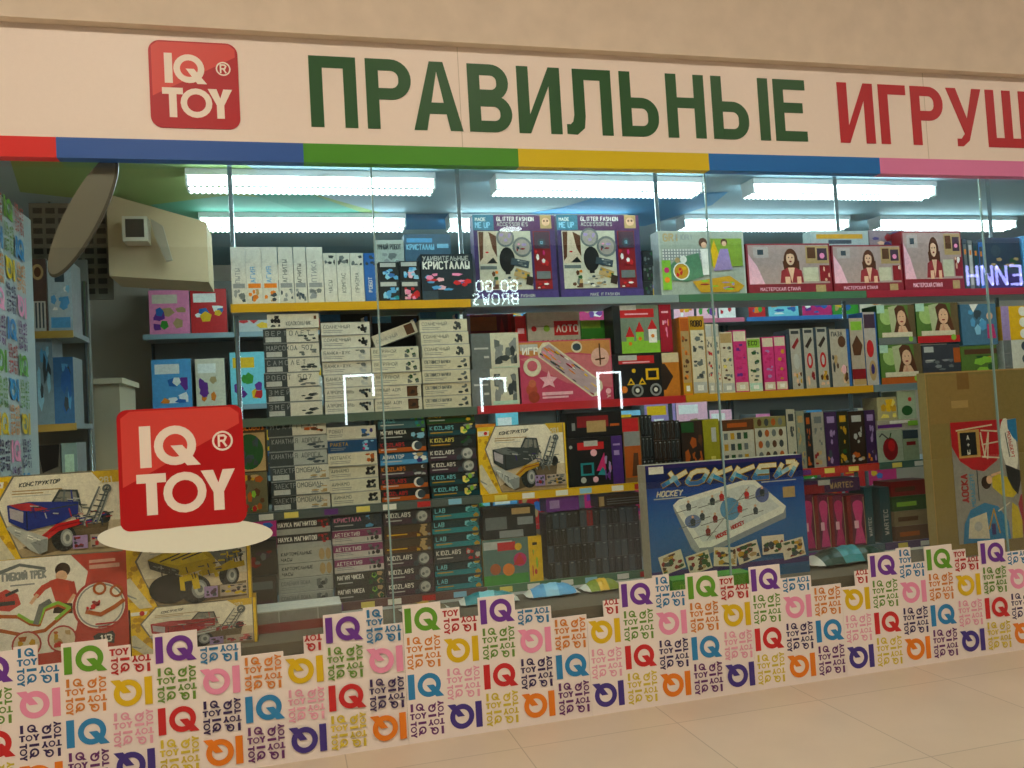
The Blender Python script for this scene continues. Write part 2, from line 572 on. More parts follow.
def sign_letter(ch, w, h):
    S, T = .050, .046
    rc = lambda x0, y0, x1, y1: [(x0, y0), (x1, y0), (x1, y1), (x0, y1)]
    if ch == 'П': return [rc(0, 0, S, h), rc(w - S, 0, w, h), rc(S, h - T, w - S, h)]
    if ch == 'Р': return [rc(0, 0, S, h)] + bowl(S, h * .42, w, h, S, T)
    if ch == 'А': return [[(0, 0), (S * 1.05, 0), (w * .5, h * .86), (w * .5, h), (w * .36, h)], [(w, 0), (w - S * 1.05, 0), (w * .5, h * .86), (w * .5, h), (w * .64, h)], rc(w * .24, h * .24, w * .76, h * .24 + T)]
    if ch == 'В': return [rc(0, 0, S, h)] + bowl(S, h * .46, w * .94, h, S, T) + bowl(S, 0, w, h * .54, S, T)
    if ch == 'И': return [rc(0, 0, S, h), rc(w - S, 0, w, h), [(S, 0), (S * 1.0, h * .28), (w - S * 1.0, h), (w - S, h * .72)]]
    if ch == 'Л':
        q = [[(w * .17, h), (w, h), (w, h - T), (w * .17, h - T)], rc(w - S, 0, w, h)]
        o = [(w * .17, h), (w * .17, h * .30), (w * .14, h * .20), (w * .08, h * .155), (0, h * .155)]
        n = [(w * .17 + S, h), (w * .17 + S, h * .28), (w * .38, h * .10), (w * .22, 0), (0, h * .01)]
        return q + [[o[i], o[i + 1], n[i + 1], n[i]] for i in range(4)]
    if ch == 'Ь': return [rc(0, 0, S, h)] + bowl(S, 0, w, h * .60, S, T)
    if ch == 'Н': return [rc(0, 0, S, h), rc(w - S, 0, w, h), rc(S, h * .47, w - S, h * .47 + T)]
    if ch == 'Ы':
        k = w * .63
        return [rc(0, 0, S, h)] + bowl(S, 0, k, h * .60, S, T) + [rc(w - S, 0, w, h)]
    if ch == 'Е': return [rc(0, 0, S, h), rc(S, 0, w, T), rc(S, h - T, w, h), rc(S, h * .46, w * .9, h * .46 + T)]
    if ch == 'Г': return [rc(0, 0, S, h), rc(S, h - T, w, h)]
    if ch == 'У': return [[(0, h), (S * 1.1, h), (w * .58, h * .42), (w * .46, h * .22)], [(w, h), (w - S * 1.05, h), (w * .44, h * .16), (w * .58, h * .10)],
                          [(w * .44, h * .2), (w * .58, h * .10), (w * .40, 0), (w * .24, 0), (w * .24, h * .13), (w * .36, h * .13)]]
    if ch == 'Ш': return [rc(0, 0, S, h), rc(w - S, 0, w, h), rc((w - S) / 2, T, (w + S) / 2, h), rc(S, 0, w - S, T)]
    if ch == 'К': return [rc(0, 0, S, h), [(S, h * .42), (S, h * .62), (w * .7, h), (w, h), (w * .45, h * .5)], [(w * .3, h * .55), (w * .5, h * .60), (w, 0), (w * .7, 0)]]


LT = [('П', .151, .335), ('Р', .373, .556), ('А', .561, .765), ('В', .793, .978), ('И', 1.006, 1.197), ('Л', 1.219, 1.43), ('Ь', 1.470, 1.648), ('Н', 1.69, 1.875),
      ('Ы', 1.912, 2.198), ('Е', 2.226, 2.391), ('И', 2.566, 2.758), ('Г', 2.790, 2.942), ('Р', 2.970, 3.152), ('У', 3.176, 3.382), ('Ш', 3.408, 3.66), ('К', 3.70, 3.89), ('И', 3.92, 4.11)]
for i, (ch, x0, x1) in enumerate(LT):
    kx = (DIST + SY) / DIST          # the sign stands a little nearer than the glass
    x0, x1 = x0 * kx, x1 * kx
    b = MB()
    for n, pl in enumerate(sign_letter(ch, x1 - x0, .283)):
        b.prism([(x0 + p[0], zb(2.4265) + p[1]) for p in pl], -.0025 - .00004 * n, .0, hx('1e5426') if i < 10 else hx('b81e28'))
    b.build('letter', 'sign', sign)


def rounded(w, h, r, n=8, x=0, z=0):
    o = []
    for cx, cz, a in ((w - r, h - r, 0), (r, h - r, 90), (r, r, 180), (w - r, r, 270)):
        for i in range(n + 1):
            t = R(a + 90 * i / n); o.append((x + cx + r * math.cos(t), z + cz + r * math.sin(t)))
    return o


def red_logo(mb, x, z, w, h, y, skew=0.0):
    """red rounded tile IQ TOY with the registered mark, y = depth of its face"""
    a = Art(w, h)
    hi = hx('d84a42')
    a.poly([(.03, .93), (.10, .985), (.90, .985), (.97, .93), (.97, .84), (.5, .60), (.03, .36)], hi)
    def wr(): return hx('f2e6d8')
    a.push(.405, .685, w * .47, h * .36); a.iq(wr()); a.pop()
    a.push(.52, .29, w * .77, h * .34); a.toy(wr()); a.pop()
    a.ring(.83, .70, .085, .068, wr(), n=20)
    a.push(.83, .70, w * .075, h * .09); a.text('R', .1, 0, 1, wr(), .2); a.pop()
    mb.art(a, (x, y, z))


lw, lh = .318, .332
b = MB()
b.prism(rounded(lw, lh, .042, x=-.433, z=zb(2.406)), -.004, 0, hx('b41c26'))
red_logo(b, -.433, zb(2.406), lw, lh, -.004)
b.build('logo_tile', 'sign', sign)

# ------------------------------------------------------------------ patterned boards along the foot of the window
BIG = dict(P='6e3898', R='cc2c2e', B='3088c0', G='64a02e', K='f098ba', O='ec8422', Y='e0bc18', N='46388a')
MIN = dict(P='6a3470', R='b43030', B='2f7aa8', G='6a9438', K='eaa8bc', O='d8883a', Y='d8c43c', N='3a2c5c')
W0 = 0.1525
ROWS_A = [('big', .535, .418), ('mini', .418, .277), ('big', .277, .159), ('mini', .159, .014)]
ROWS_B = [('mini', .545, .398), ('big', .398, .277), ('mini', .277, .140), ('big', .140, .016)]
CELLS = {'A': 'PGRY', 'C': 'GOBP', 'B': 'BKNO', 'D': 'RYKN'}
# eight column repeat: kind, height of the left half, of the right half
SEQ = [('A', .535, .535), ('B', .545, .472), ('C', .538, .538), ('D', .508, .464), ('A', .535, .535), ('B', .470, .470), ('C', .418, .418), ('D', .398, .464)]


def cell_art(art, kind, key, u, v0, v1, w, rot, half=False, left=1):
    """one cell in a frame of metres: centre u, from v0 to v1"""
    W, H = art.W, art.H
    col = hx((BIG if kind == 'big' else MIN)[key])
    if kind == 'big':
        art.push(u / W, (v0 + v1) / 2 / H, w * .90, (v1 - v0) * .86, 180 if rot else 0); art.iq(col); art.pop()
    else:
        art.push(u / W, (v0 + v1) / 2 / H, w * .92, (v1 - v0) * .94); art.mini(col, half, left); art.pop()


COLS = []
for k in range(-1, 44):
    x0 = .712 - 12 * W0 + k * W0
    COLS.append((k, x0) + SEQ[k % 8])
cuts = [-1.2705, .407, 1.1695, 1.932, 2.3895, 3.3045, 4.2195, 5.4395]
places = ['by the truck boxes', 'by the moon kits', 'by the slim black boxes', 'by the hockey box', 'by the pink dolls', 'by the brown carton', 'past the carton']
for i, (x0, x1) in enumerate(zip(cuts, cuts[1:])):
    b = MB()
    art = Art(x1 - x0, .56)
    for k, cx, kd, hl, hr in COLS:
        for s, hh in ((0, hl), (1, hr)):
            a0, a1 = max(cx + s * W0 / 2, x0 + .0007), min(cx + (s + 1) * W0 / 2, x1 - .0007)
            if a1 > a0:
                b.box(a0 - x0, a1 - x0, 0, .006, 0.0, hh, hx('f4eae2'))
        rows = ROWS_A if kd in 'AC' else ROWS_B
        cm = cx + W0 / 2
        if not (x0 + .02 < cm < x1 - .02):
            continue
        for (kind, v1, v0), key in zip(rows, CELLS[kd]):
            if v0 > max(hl, hr) - .05:
                continue
            half = v1 > max(hl, hr) + .02 or (kind == 'mini' and v1 > hr + .03)
            if kind == 'mini' and half and hl > .53:       # left half keeps the upright logo too
                art.push((cm - x0) / art.W, (v0 + v1) / 2 / art.H, W0 * .92, (v1 - v0) * .94)
                a_, b_ = .47 * W0 * .92, .47 * (v1 - v0) * .94
                art.push(.26, .76, a_, b_); art.logo(hx(MIN[key])); art.pop()
                art.pop()
            cell_art(art, kind, key, cm - x0, v0, v1, W0, kd in 'BD', half, 0 if (half and hl < .45) else 1)
            if kind == 'mini' and kd == 'D' and hl == .508 and v1 > .5:
                art.push((cm - W0 * .25 - x0) / art.W, .4875 / art.H, W0 * .42, .0245); art.toy(hx(MIN[key])); art.pop()
    b.art(art, (0, 0, 0), step=.00001)
    o = b.build('pattern_board', 'vinyl', loc=(x0, -.0085, 0.0))
    tag(o, 'stepped white board of coloured letters under the glass, ' + places[i], 'board', 'patterned boards under the window')

# the patterned partition closing the display on the left
b = MB()
b.box(-1.12, -1.09, .23, .90, 0, HB, hx('b2bcbc'))
art = Art(.67, HB)
for c in range(0, 5):
    cw = .14
    u = c * cw - .03 + cw / 2
    if u + cw / 2 > .67 or u - cw / 2 < 0:
        continue
    v, n = .02, c
    while v < 2.2:
        kind = 'big' if n % 2 else 'mini'
        hgt = .112 if kind == 'big' else .142
        key = 'OGNBPYRKGB'[(n * 3 + c * 2) % 10]
        cell_art(art, kind, key, u, v, v + hgt, cw, n % 4 == 1)
        v += hgt; n += 1
b.art(art, (-1.09, .23, 0), eu=(0, 1, 0), ev=(0, 0, 1), en=(1, 0, 0), step=.00001)
o = b.build('display_partition', 'vinyl')
tag(o, 'upright patterned letter panel standing behind the glass beside the truck boxes', 'panel')

# ------------------------------------------------------------------ stickers on the glass
st = thing('window_sticker', 'red cube sticker with white shop letters on a pale disc, on the glass', 'sticker', (-.6, -.002, .82))
b = MB()
pts = [(-.685 + .31 + .307 * math.cos(2 * math.pi * i / 48), .884 + .064 * math.sin(2 * math.pi * i / 48) - .035 * math.cos(2 * math.pi * i / 48) * .5) for i in range(48)]
b.prism([(x + .6, z - .82) for x, z in pts], -.0006, .0006, hx('eef2e0'))
b.build('pale_disc', 'vinyl', st)
b = MB()
cw, ch = .442, .446
b.prism(rounded(cw, ch, .035, x=-.602 + .6, z=.916 - .82), -.0018, -.0008, hx('b81c20'))
art = Art(cw, ch)
red_logo(b, -.002, .916 - .82, cw, ch, -.0018)
b.build('red_cube', 'vinyl', st)
# oval grey disc hanging on the left
b = MB()
pa, pb = U(58, 281, .10), U(119, 163, .10)
cx, cz = (pa.x + pb.x) / 2, (pa.z + pb.z) / 2
L = math.hypot(pb.x - pa.x, pb.z - pa.z) / 2
an = math.atan2(pb.z - pa.z, pb.x - pa.x)
for sc, y0, y1, cc in ((1.0, 0, .006, '46423a'), (.965, -.0006, 0.0, '7c786e')):
    pts = []
    for i in range(40):
        t = 2 * math.pi * i / 40
        x, z = L * sc * math.cos(t), .062 * (1 if sc == 1 else .90) * math.sin(t) + (.006 if sc < 1 else 0)
        pts.append((x * math.cos(an) - z * math.sin(an), x * math.sin(an) + z * math.cos(an)))
    b.prism(pts, y0, y1, hx(cc))
o = b.build('oval_panel', 'plastic', loc=(cx, .012, cz))
tag(o, 'slanted grey oval panel fixed to the glass near its upper corner', 'panel')
#PART2#
# ------------------------------------------------------------------ shelving behind the window
SH = {'S1': 1.811, 'S2': 1.312, 'S3': .904, 'S4': .484, 'S5': .09}
POSTX = [-.21, .855, 1.91, 2.99, 4.02, 5.08]
RAIL = [dict(S1='d8a418', S2='5a6a5c', S3='56625f', S4='6a4a48', S5='555c5c'), dict(S1='8a9a9a', S2='c02a30', S3='e0b010', S4='4c7a58', S5='555c5c'),
        dict(S1='4a7a58', S2='d09a18', S3='c0392e', S4='4a6a78', S5='555c5c'), dict(S1='a8283a', S2='70848c', S3='4a6e62', S4='5a4a7a', S5='555c5c'),
        dict(S1='3a72b0', S2='70848c', S3='4a6e62', S4='5a4a7a', S5='555c5c')]
BAYN = ['holding the white kit stacks', 'holding the two glitter accessory boxes', 'behind the hockey box', 'behind the brown carton', 'past the brown carton']
FY, BY = .45, .80
for i in range(5):
    x0, x1 = POSTX[i], POSTX[i + 1]
    t = thing('shelving_bay', 'chrome post shelving bay with coloured price rails, ' + BAYN[i], 'shelving', (x0, FY, 0), 'shelving bays behind the glass')
    for s, z in SH.items():
        b = MB(); b.box(.002, x1 - x0 - .002, .012, BY - FY, z - .026, z, 'grey')
        sb = b.build('shelf', 'shelf', t)
        b = MB(); b.box(.002, x1 - x0 - .002, -.004, .010, z - .036, z + .001, hx(RAIL[i][s]))
        if s in ('S3', 'S4'):
            rr = random.Random(i * 7 + len(s))
            for k in range(7):
                u = .04 + k * .14 + rr.uniform(0, .04)
                b.face([(u, -.0045, z - .031), (u + .06, -.0045, z - .031), (u + .06, -.0045, z - .006), (u, -.0045, z - .006)], rr.choice(['white', 'white', 'lyellow', 'sky', 'red', 'purple']))
        b.build('price_rail', 'plastic', sb)
    for px in ([0.012] if i else [0.012]):
        b = MB(); b.tube((px, .21, 0), (px, .21, CEIL - .002), .011, 'grey'); b.build('post', 'steel', t)
    if i == 4:
        b = MB(); b.tube((x1 - x0 - .014, .21, 0), (x1 - x0 - .014, .21, CEIL - .002), .011, 'grey'); b.build('post', 'steel', t)

# plinth that carries the display in the window
LEDGE = .44
b = MB(); b.box(-1.087, 6.0, .03, .425, 0, LEDGE, hx('6c6252'))
struct(b.build('trim_plinth', 'paint'))

# ------------------------------------------------------------------ boxes
RND = random.Random(5)
ORD = ['topmost', 'second from top', 'third from top', 'fourth from top', 'fifth from top', 'sixth from top', 'seventh from top', 'eighth from top']
GAP = .0006


def bx(name, label, cat, X0, X1, Z0, Z1, Yf, dep, front, art=None, side=None, top=None, group=None, roty=0, mat='card', tagp=None, rotz=0, sideart=None):
    """printed carton standing at Yf; origin at the middle of its foot"""
    W, H = X1 - X0, Z1 - Z0
    b = MB()
    b.box(-W / 2, W / 2, 0, dep, 0, H, front, side or front, top or side or front)
    if art:
        a = Art(W, H)
        art(a)
        b.art(a, (-W / 2, 0, 0))
    o = b.build(name, mat, None, ((X0 + X1) / 2, Yf, Z0), (0, roty, rotz))
    tag(o, label, cat, group)
    if tagp:
        u, v, w, h = tagp
        b = MB(); b.box(u * W - W / 2, (u + w) * W - W / 2, -.0045, -.004, v * H, (v + h) * H, 'white')
        for k in range(3):
            b.face([(u * W - W / 2 + .003, -.0047, (v + h * (.2 + .25 * k)) * H), ((u + w * .8) * W - W / 2, -.0047, (v + h * (.2 + .25 * k)) * H), ((u + w * .8) * W - W / 2, -.0047, (v + h * (.27 + .25 * k)) * H), (u * W - W / 2 + .003, -.0047, (v + h * (.27 + .25 * k)) * H)], 'mgrey')
        b.build('price_tag', 'card', o)
    return o


def pbox(name, label, cat, x0, x1, y0, y1, shelf, front, art=None, dep=.15, Yf=.457, **kw):
    """carton given by its pixel rectangle on its own depth plane; shelf = name or height of what it stands on"""
    xm, ym = (x0 + x1) / 2, (y0 + y1) / 2
    X0, X1 = U(x0, ym, Yf).x, U(x1, ym, Yf).x
    Z1 = U(xm, y0, Yf).z
    Z0 = U(xm, y1, Yf).z if shelf is None else (SH[shelf] if isinstance(shelf, str) else shelf)
    return bx(name, label, cat, X0 + GAP, X1 - GAP, Z0 + .0002, Z1, Yf, dep, front, art, **kw)


def stack(where, x0, x1, y0, y1, shelf, items, dep=.165, Yf=.457, group=None, x0b=None, x1b=None):
    """items from the top down: (look, object name, front colour, art, side colour)"""
    n = len(items)
    zt, z0 = U((x0 + x1) / 2, y0, Yf).z, SH[shelf]
    ym = (y0 + y1) / 2
    X0, X1 = U(x0, ym, Yf).x, U(x1, ym, Yf).x
    h = (zt - z0) / n
    for i, (look, nm, fr, art, sd) in enumerate(items):
        k = n - 1 - i
        d = RND.uniform(-.004, .004)
        pos = ORD[i] if i < n - 1 else 'bottom one'
        bx(nm, '%s box, %s in %s' % (look, pos, where), 'box', X0 + d + .002, X1 + d - .002, z0 + k * h + .0002, z0 + (k + 1) * h - .0003, Yf + RND.uniform(0, .008), dep, fr, art, sd, group=group)


def kit(words, tc='mgrey', cols=('dgrey', 'mgrey'), seed=1, n=7, bar=None, tag=None):
    def f(a):
        r = random.Random(seed)
        if bar:
            a.rect(0, .45, 1, .95, bar)
        a.text(words, .05, .54, .24, tc, .15, fit=.56)
        for k in range(2):
            a.rect(.05, .22 + .13 * k, .05 + r.uniform(.25, .5), .27 + .13 * k, 'grey')
        if tag:
            a.rect(.70, .1, .92, .9, tag)
        a.blobs(.70, .14, .94, .86, list(cols), n, r, .3)
        a.rect(0, 0, 1, .04, 'grey')
        a.rect(0, .96, 1, 1, 'lgrey')
    return f


def two(words, cols=('dgrey', 'mgrey'), seed=1, plate=True, dk='dgrey'):
    def f(a):
        r = random.Random(seed)
        a.rect(0, 0, .42, 1, dk)
        if plate:
            a.rect(.04, .08, .32, .42, 'lgrey')
        u, adv = .05, .85 / max(8, len(words))
        for ch in words:
            a.text(ch, u, .52, .30, 'grey' if u < .40 else 'mgrey', .15, fit=adv)
            u += adv
        a.blobs(.62, .10, .95, .55, list(cols), 6, r, .28)
        a.rect(0, .95, 1, 1, 'grey')
        a.rect(0, 0, 1, .04, 'mgrey')
    return f


def dark(words, tc='white', strip=None, cols=('lgrey', 'grey'), kind='planet', seed=1, sub='lgrey'):
    def f(a):
        r = random.Random(seed)
        if strip:
            a.rect(0, .06, 1, .42, strip)
        if kind == 'planet':
            a.ell(.80, .48, .125, 'mgrey'); a.ell(.815, .50, .105, 'lgrey'); a.ell(.85, .5, .035, 'grey'); a.ell(.77, .4, .03, 'mgrey')
            a.ell(.64, .2, .06, 'slate')
        elif kind == 'moon':
            a.ell(.80, .5, .10, 'white'); a.ell(.835, .5, .085, 'slate')
        elif kind == 'duo':
            a.ell(.76, .5, .06, 'tan', rv=.38); a.ell(.90, .5, .06, 'tan', rv=.38)
            a.ell(.76, .5, .03, 'brown', rv=.24); a.ell(.90, .5, .03, 'brown', rv=.24)
        else:
            a.blobs(.68, .08, .97, .92, list(cols), 8, r, .3)
        a.text(words, .05, .54, .28, tc, .17, fit=.56)
        a.rect(.05, .26, .05 + r.uniform(.3, .5), .34, sub)
        a.rect(0, .96, 1, 1, 'black')
    return f


KB, SCI = 'craft_kit_box', 'science_kit_box'
WH, WS = hx('d8d4c4'), hx('c4c4b8')
GR = hx('b4b8b2')
st1, st2, st3, st4 = ['the %s stack of the second shelf' % s for s in ('first', 'second', 'third', 'fourth')]
stack(st1, 264, 320.3, 328, 416, 'S2', [('white and grey', KB, WH, two(w, seed=s), 'dgrey') for w, s in (('ВЕРТОЛЕТ', 1), ('МАРСОХОД 507', 2), ('САМОЛЕТ', 3), ('РОБОТ 507', 4), ('ЗМЕЙ', 5), ('ЗМЕЙ', 5))])
zt = U(293, 328, .457).z
pbox(KB, 'white box with a dark figure lying over the first stack of the second shelf', 'box', 267, 319, 314, 327.5, zt, WH,
     lambda a: (a.blobs(.05, .1, .25, .9, ['black', 'dgrey'], 7, random.Random(3), .3), a.text('КОЛОКОЛЬЧИК', .36, .2, .26, 'mgrey', .15, fit=.5), a.rect(.9, .6, .95, .85, 'brown')), dep=.16, side='grey')
stack(st2, 322.5, 372.3, 322, 414, 'S2',
      [('white tree-picture', KB, WH, kit('СОЛНЕЧНЫЙ', cols=('black', 'dgrey'), seed=11), WS), ('white tree-picture', KB, WH, kit('СОЛНЕЧНЫЙ', cols=('black', 'dgrey'), seed=11), WS)] +
      [('white can-picture', KB, WH, kit('БАНКА-ЖУК', cols=('mgrey', 'lgrey'), seed=12), WS)] * 3 + [('white boat-picture', KB, WH, kit('АЭРОМОБИЛЬ', cols=('black', 'dgrey', 'slate'), seed=13), WS)] * 2)
stack(st3, 373, 421.5, 346.5, 412, 'S2', [('pale windmill-picture', KB, hx('ddd8bf'), kit('ВЕТРЯНОЙ', cols=('dgreen', 'mgrey'), seed=14), WS)] * 3 +
      [('pale brown-picture', KB, hx('ddd6c0'), kit('УМНЫЙ ДОМ', cols=('brown', 'dbrown'), seed=15, tag='brown'), WS)] * 2)
stack(st4, 422, 470.5, 319, 408, 'S2', [('cream crane-picture', KB, hx('ddd6bc'), kit('СОЛНЕЧНЫЙ', cols=('black', 'dgrey'), seed=16), WS)] * 3 +
      [('cream long-titled', KB, hx('d8d0b4'), kit('СВЕТЯЩИЕСЯ ШАРИКИ', cols=('mgrey', 'dgrey'), seed=17, n=5), WS)] * 4)
# the tilted box on the third stack and the boxes behind
c = U(396, 346, .50)
bx(KB, 'white box lying tilted across the third stack of the second shelf', 'box', c.x - .098, c.x + .112, U(396, 346.5, .457).z + .034, U(396, 346.5, .457).z + .090, .50, .10, WH,
   lambda a: (a.text('СОЛНЕЧНЫЙ', .06, .3, .24, 'grey', .16, fit=.5), a.rect(.74, .08, .93, .92, 'brown')), WS, roty=R(-19))
for lab, x0, x1, y0, cc in (('black box behind the second stack of the second shelf', 322, 372, 314, 'smoke'), ('black box standing behind the tilted white box', 374, 421, 316, 'black'), ('pale cyan box peeping out over the fourth stack of the second shelf', 422, 462, 311, 'cyan')):
    pbox('toy_box', lab, 'box', x0, x1, y0, 400, 'S2', cc, lambda a: (a.rect(0, .93, .4, 1, 'lblue'), a.blobs(.5, .8, .95, .97, ['navy', 'blue', 'white'], 8, random.Random(4))), dep=.10, Yf=.67)
# square kits at the start of the second bay
for k, (y0, y1, lab) in enumerate(((333, 368, 'upper'), (368.5, 404, 'lower'))):
    pbox(KB, 'square pale kit box with grey side panel, %s of the pair beside the pink game' % lab, 'box', 471.5, 519, y0, y1, 'S2' if k else U(495, 368.5, .457).z, hx('d6d2bc'),
         lambda a, k=k: (a.rect(0, 0, .40, 1, 'mgrey'), a.rect(.05, .55, .35, .6, 'lgrey'), a.rect(.25, .3, .36, .36, 'lgrey'),
                         a.blobs(.48, .12, .95, .85, ['dgrey', 'mgrey', 'grey'], 12, random.Random(20 + k), .3), a.rect(.44, .02, .96, .12 if k else .04, 'mint')), side='mgrey', group='square kits')
pbox('toy_box', 'dark red box with a flame behind the square kits on the second shelf', 'box', 472, 516, 314, 400, 'S2', 'dred',
     lambda a: (a.rect(.0, .82, .6, .97, 'dorange'), a.poly([(.66, .80), (.72, .96), (.78, .80)], 'red'), a.rect(.86, 0, 1, 1, 'red')), dep=.12, Yf=.68)


# ---- top shelf, first bay: upright kits
xs = [(160, 174), (174, 189), (189, 203), (203, 218)]
xs = [(231, 246), (246, 262), (262, 278), (278.5, 293.5), (294, 306.5), (307, 323.5)]
nm = ['closest to the stickers', 'with blue letters and an orange picture', 'second with blue letters and orange picture', 'with a big dark title', 'with a slim dark title', 'with blue title at its foot']
for k, (x0, x1) in enumerate(xs):
    def up(a, k=k):
        r = random.Random(40 + k)
        a.push(.45, .58, a.H * .55, a.W * .42, 90); a.text(['ОПЫТЫ', 'МАГИЯ', 'МАГИЯ', 'МАГНИТЫ', 'МАГНИТЫ', 'ОПТИКА'][k], 0, .2, .7, ['grey', 'lblue', 'lblue', 'mgrey', 'dgrey', 'grey'][k], .16, fit=1); a.pop()
        a.blobs(.1, .04, .9, .26, ['orange', 'tan', 'slate', 'brown'] if k in (1, 2) else ['slate', 'mgrey', 'grey'], 7, r, .3)
        a.rect(.1, .28, .9, .36, 'orange' if k in (1, 2) else 'grey')
    pbox(KB, 'tall white kit box on the top shelf, ' + nm[k], 'box', x0, x1, 247, 302, 'S1', hx('d4d2c4'), up, side='grey', group='upright white kits on the top shelf')
for k, (x0, x1) in enumerate(((324, 337), (337.2, 350.5), (350.7, 364), (364.3, 376.5))):
    def up(a, k=k):
        a.push(.5, .45, a.H * .5, a.W * .40, 90); a.text(['ЧАСЫ', 'КОМПАС', 'ПРИЗМА', 'РОБОТ'][k], 0, .2, .7, 'white' if k == 3 else 'mgrey', .15, fit=1); a.pop()
        a.blobs(.1, .75, .9, .95, ['mgrey', 'dgrey'], 5, random.Random(50 + k), .3)
    pbox(KB, ['shorter white kit box right after the tall ones on the top shelf', 'second short white kit box on the top shelf', 'third short white kit box on the top shelf', 'blue upright kit box on the top shelf'][k], 'box',
         x0, x1, 253, 302, 'S1', 'blue' if k == 3 else hx('d4d2c4'), up, side='grey')


def crystals(seed, cols):
    def f(a):
        r = random.Random(seed)
        a.rect(.08, .74, .85, .95, 'lgrey')
        a.blobs(.2, .08, .95, .68, cols, 10, r, .3)
        a.rect(0, .97, 1, 1, 'slate')
    return f


za = U(400, 281, .457).z
for k, (x0, x1, y0, z, cols) in enumerate(((379, 399.5, 262, za, ['lblue', 'sky', 'blue']), (400, 420.5, 261, za, ['lblue', 'sky', 'lpink']), (379, 400, 281, 'S1', ['lblue', 'sky', 'teal']), (400.5, 421, 281, 'S1', ['pink', 'red', 'lpink']))):
    pbox('crystal_kit_box', ['small crystal kit box, upper one by the blue upright kit', 'small crystal kit box, upper one by the big crystal box', 'small crystal kit box below with blue cluster', 'small crystal kit box below with pink cluster'][k], 'box', x0, x1, y0, 301, z, 'smoke', crystals(60 + k, cols), dep=.12, group='small crystal kits')
pbox('crystal_kit_box', 'big dark box titled with crystals in blue and pink', 'box', 421.5, 473.5, 254, 300, 'S1', hx('22303a'),
     lambda a: (a.text('УДИВИТЕЛЬНЫЕ', .04, .86, .09, 'lgrey', .2, fit=.9), a.text('КРИСТАЛЛЫ', .04, .68, .15, 'white', .2, fit=.92), a.blobs(.05, .15, .95, .58, ['lblue', 'pink', 'red', 'blue', 'lpink'], 16, random.Random(8), .14), a.rect(0, .0, .3, .2, 'slate')), dep=.12)
pbox('toy_box', 'pale robot box standing behind the small crystal kits', 'box', 377, 405, 240, 300, 'S1', hx('aab4ac'), lambda a: (a.text('УМНЫЙ РОБОТ', .05, .86, .07, 'dgrey', .2, fit=.9), a.blobs(.2, .5, .9, .8, ['grey', 'mint', 'mgrey'], 8, random.Random(3))), dep=.10, Yf=.60)
pbox('toy_box', 'slate blue box standing behind the big crystal box', 'box', 405.5, 452, 234, 300, 'S1', hx('46667e'), lambda a: (a.rect(.05, .88, .6, .94, 'lblue'), a.text('КРИСТАЛЛЫ', .05, .78, .07, 'sky', .2, fit=.6), a.blobs(.05, .5, .5, .7, ['lblue', 'sky'], 6, random.Random(6)), a.rect(.7, .8, .95, .86, 'sky')), dep=.08, Yf=.60)


def glitter(a):
    r = random.Random(77)
    a.rect(0, .82, 1, 1, hx('583060')); a.rect(.0, .82, .25, 1, hx('3a7c96'))
    a.text('MADE', .03, .93, .035, 'white', .2); a.text('ME UP', .03, .85, .06, 'sky', .2, fit=.2)
    a.text('GLITTER FASHION', .29, .93, .045, 'white', .2, fit=.5); a.text('ACCESSORIES', .29, .87, .04, 'lgrey', .2, fit=.4)
    a.rect(.82, .84, .96, 1, 'tan'); a.ell(.89, .92, .05, 'skin'); a.ell(.87, .93, .012, 'brown'); a.ell(.91, .93, .012, 'brown')
    a.rect(.05, .12, .69, .81, hx('c8c4b0')); a.rect(.72, .12, .93, .81, 'dred')
    a.rect(.06, .42, .27, .80, hx('d0bca4')); a.poly([(.06, .8), (.12, .8), (.10, .5), (.06, .45)], 'hair'); a.poly([(.18, .8), (.27, .75), (.27, .5), (.22, .6)], 'hair')
    a.poly([(.14, .43), (.22, .50), (.27, .43)], 'black'); a.ell(.15, .56, .02, 'red', rv=.01)
    a.rect(.06, .36, .26, .40, 'mgrey'); a.blobs(.06, .13, .27, .34, ['orange', 'dgreen', 'tan', 'mgrey', 'brown'], 9, r, .25)
    a.ell(.39, .47, .095, 'black', rv=.15); a.rect(.36, .30, .42, .36, 'black')
    for u, v, rr in ((.38, .73, .11), (.58, .62, .12)):
        a.ell(u, v, rr, 'mgrey', rot=10); a.ell(u, v, rr * .78, hx('a49a92')); a.blobs(u - .07, v - .05, u + .07, v + .05, ['dred', 'pink', 'slate', 'lilac'], 6, r, .25)
    a.push(.55, .43, .06, .035, -12); a.rect(-.3, 0, 1.2, 1, 'slate'); a.blobs(0, .1, 1, .9, ['lgrey', 'mgrey'], 6, r); a.pop()
    a.push(.56, .30, .075, .04, -20); a.rect(0, 0, 1, 1, 'tan'); a.blobs(0, .1, 1, .9, ['dgreen', 'mgrey', 'gold'], 8, r); a.pop()
    a.poly([(.62, .28), (.70, .26), (.68, .16), (.60, .18)], 'dbrown')
    a.blobs(.28, .13, .60, .28, ['lgrey', 'tan', 'mgrey', 'white', 'slate'], 16, r, .12)
    a.rect(.73, .60, .92, .80, 'plum'); a.ell(.82, .67, .05, 'slate'); a.text('12', .80, .655, .03, 'sky', .2)
    a.blobs(.73, .35, .92, .58, ['red', 'mag', 'white', 'dred'], 9, r, .2); a.rect(.74, .24, .91, .33, 'mgrey'); a.blobs(.73, .13, .92, .23, ['red', 'white'], 5, r)
    a.rect(.0, 0, 1, .10, hx('4a3a78')); a.text('MAKE IT FASHION', .35, .03, .03, 'lgrey', .2, fit=.4)


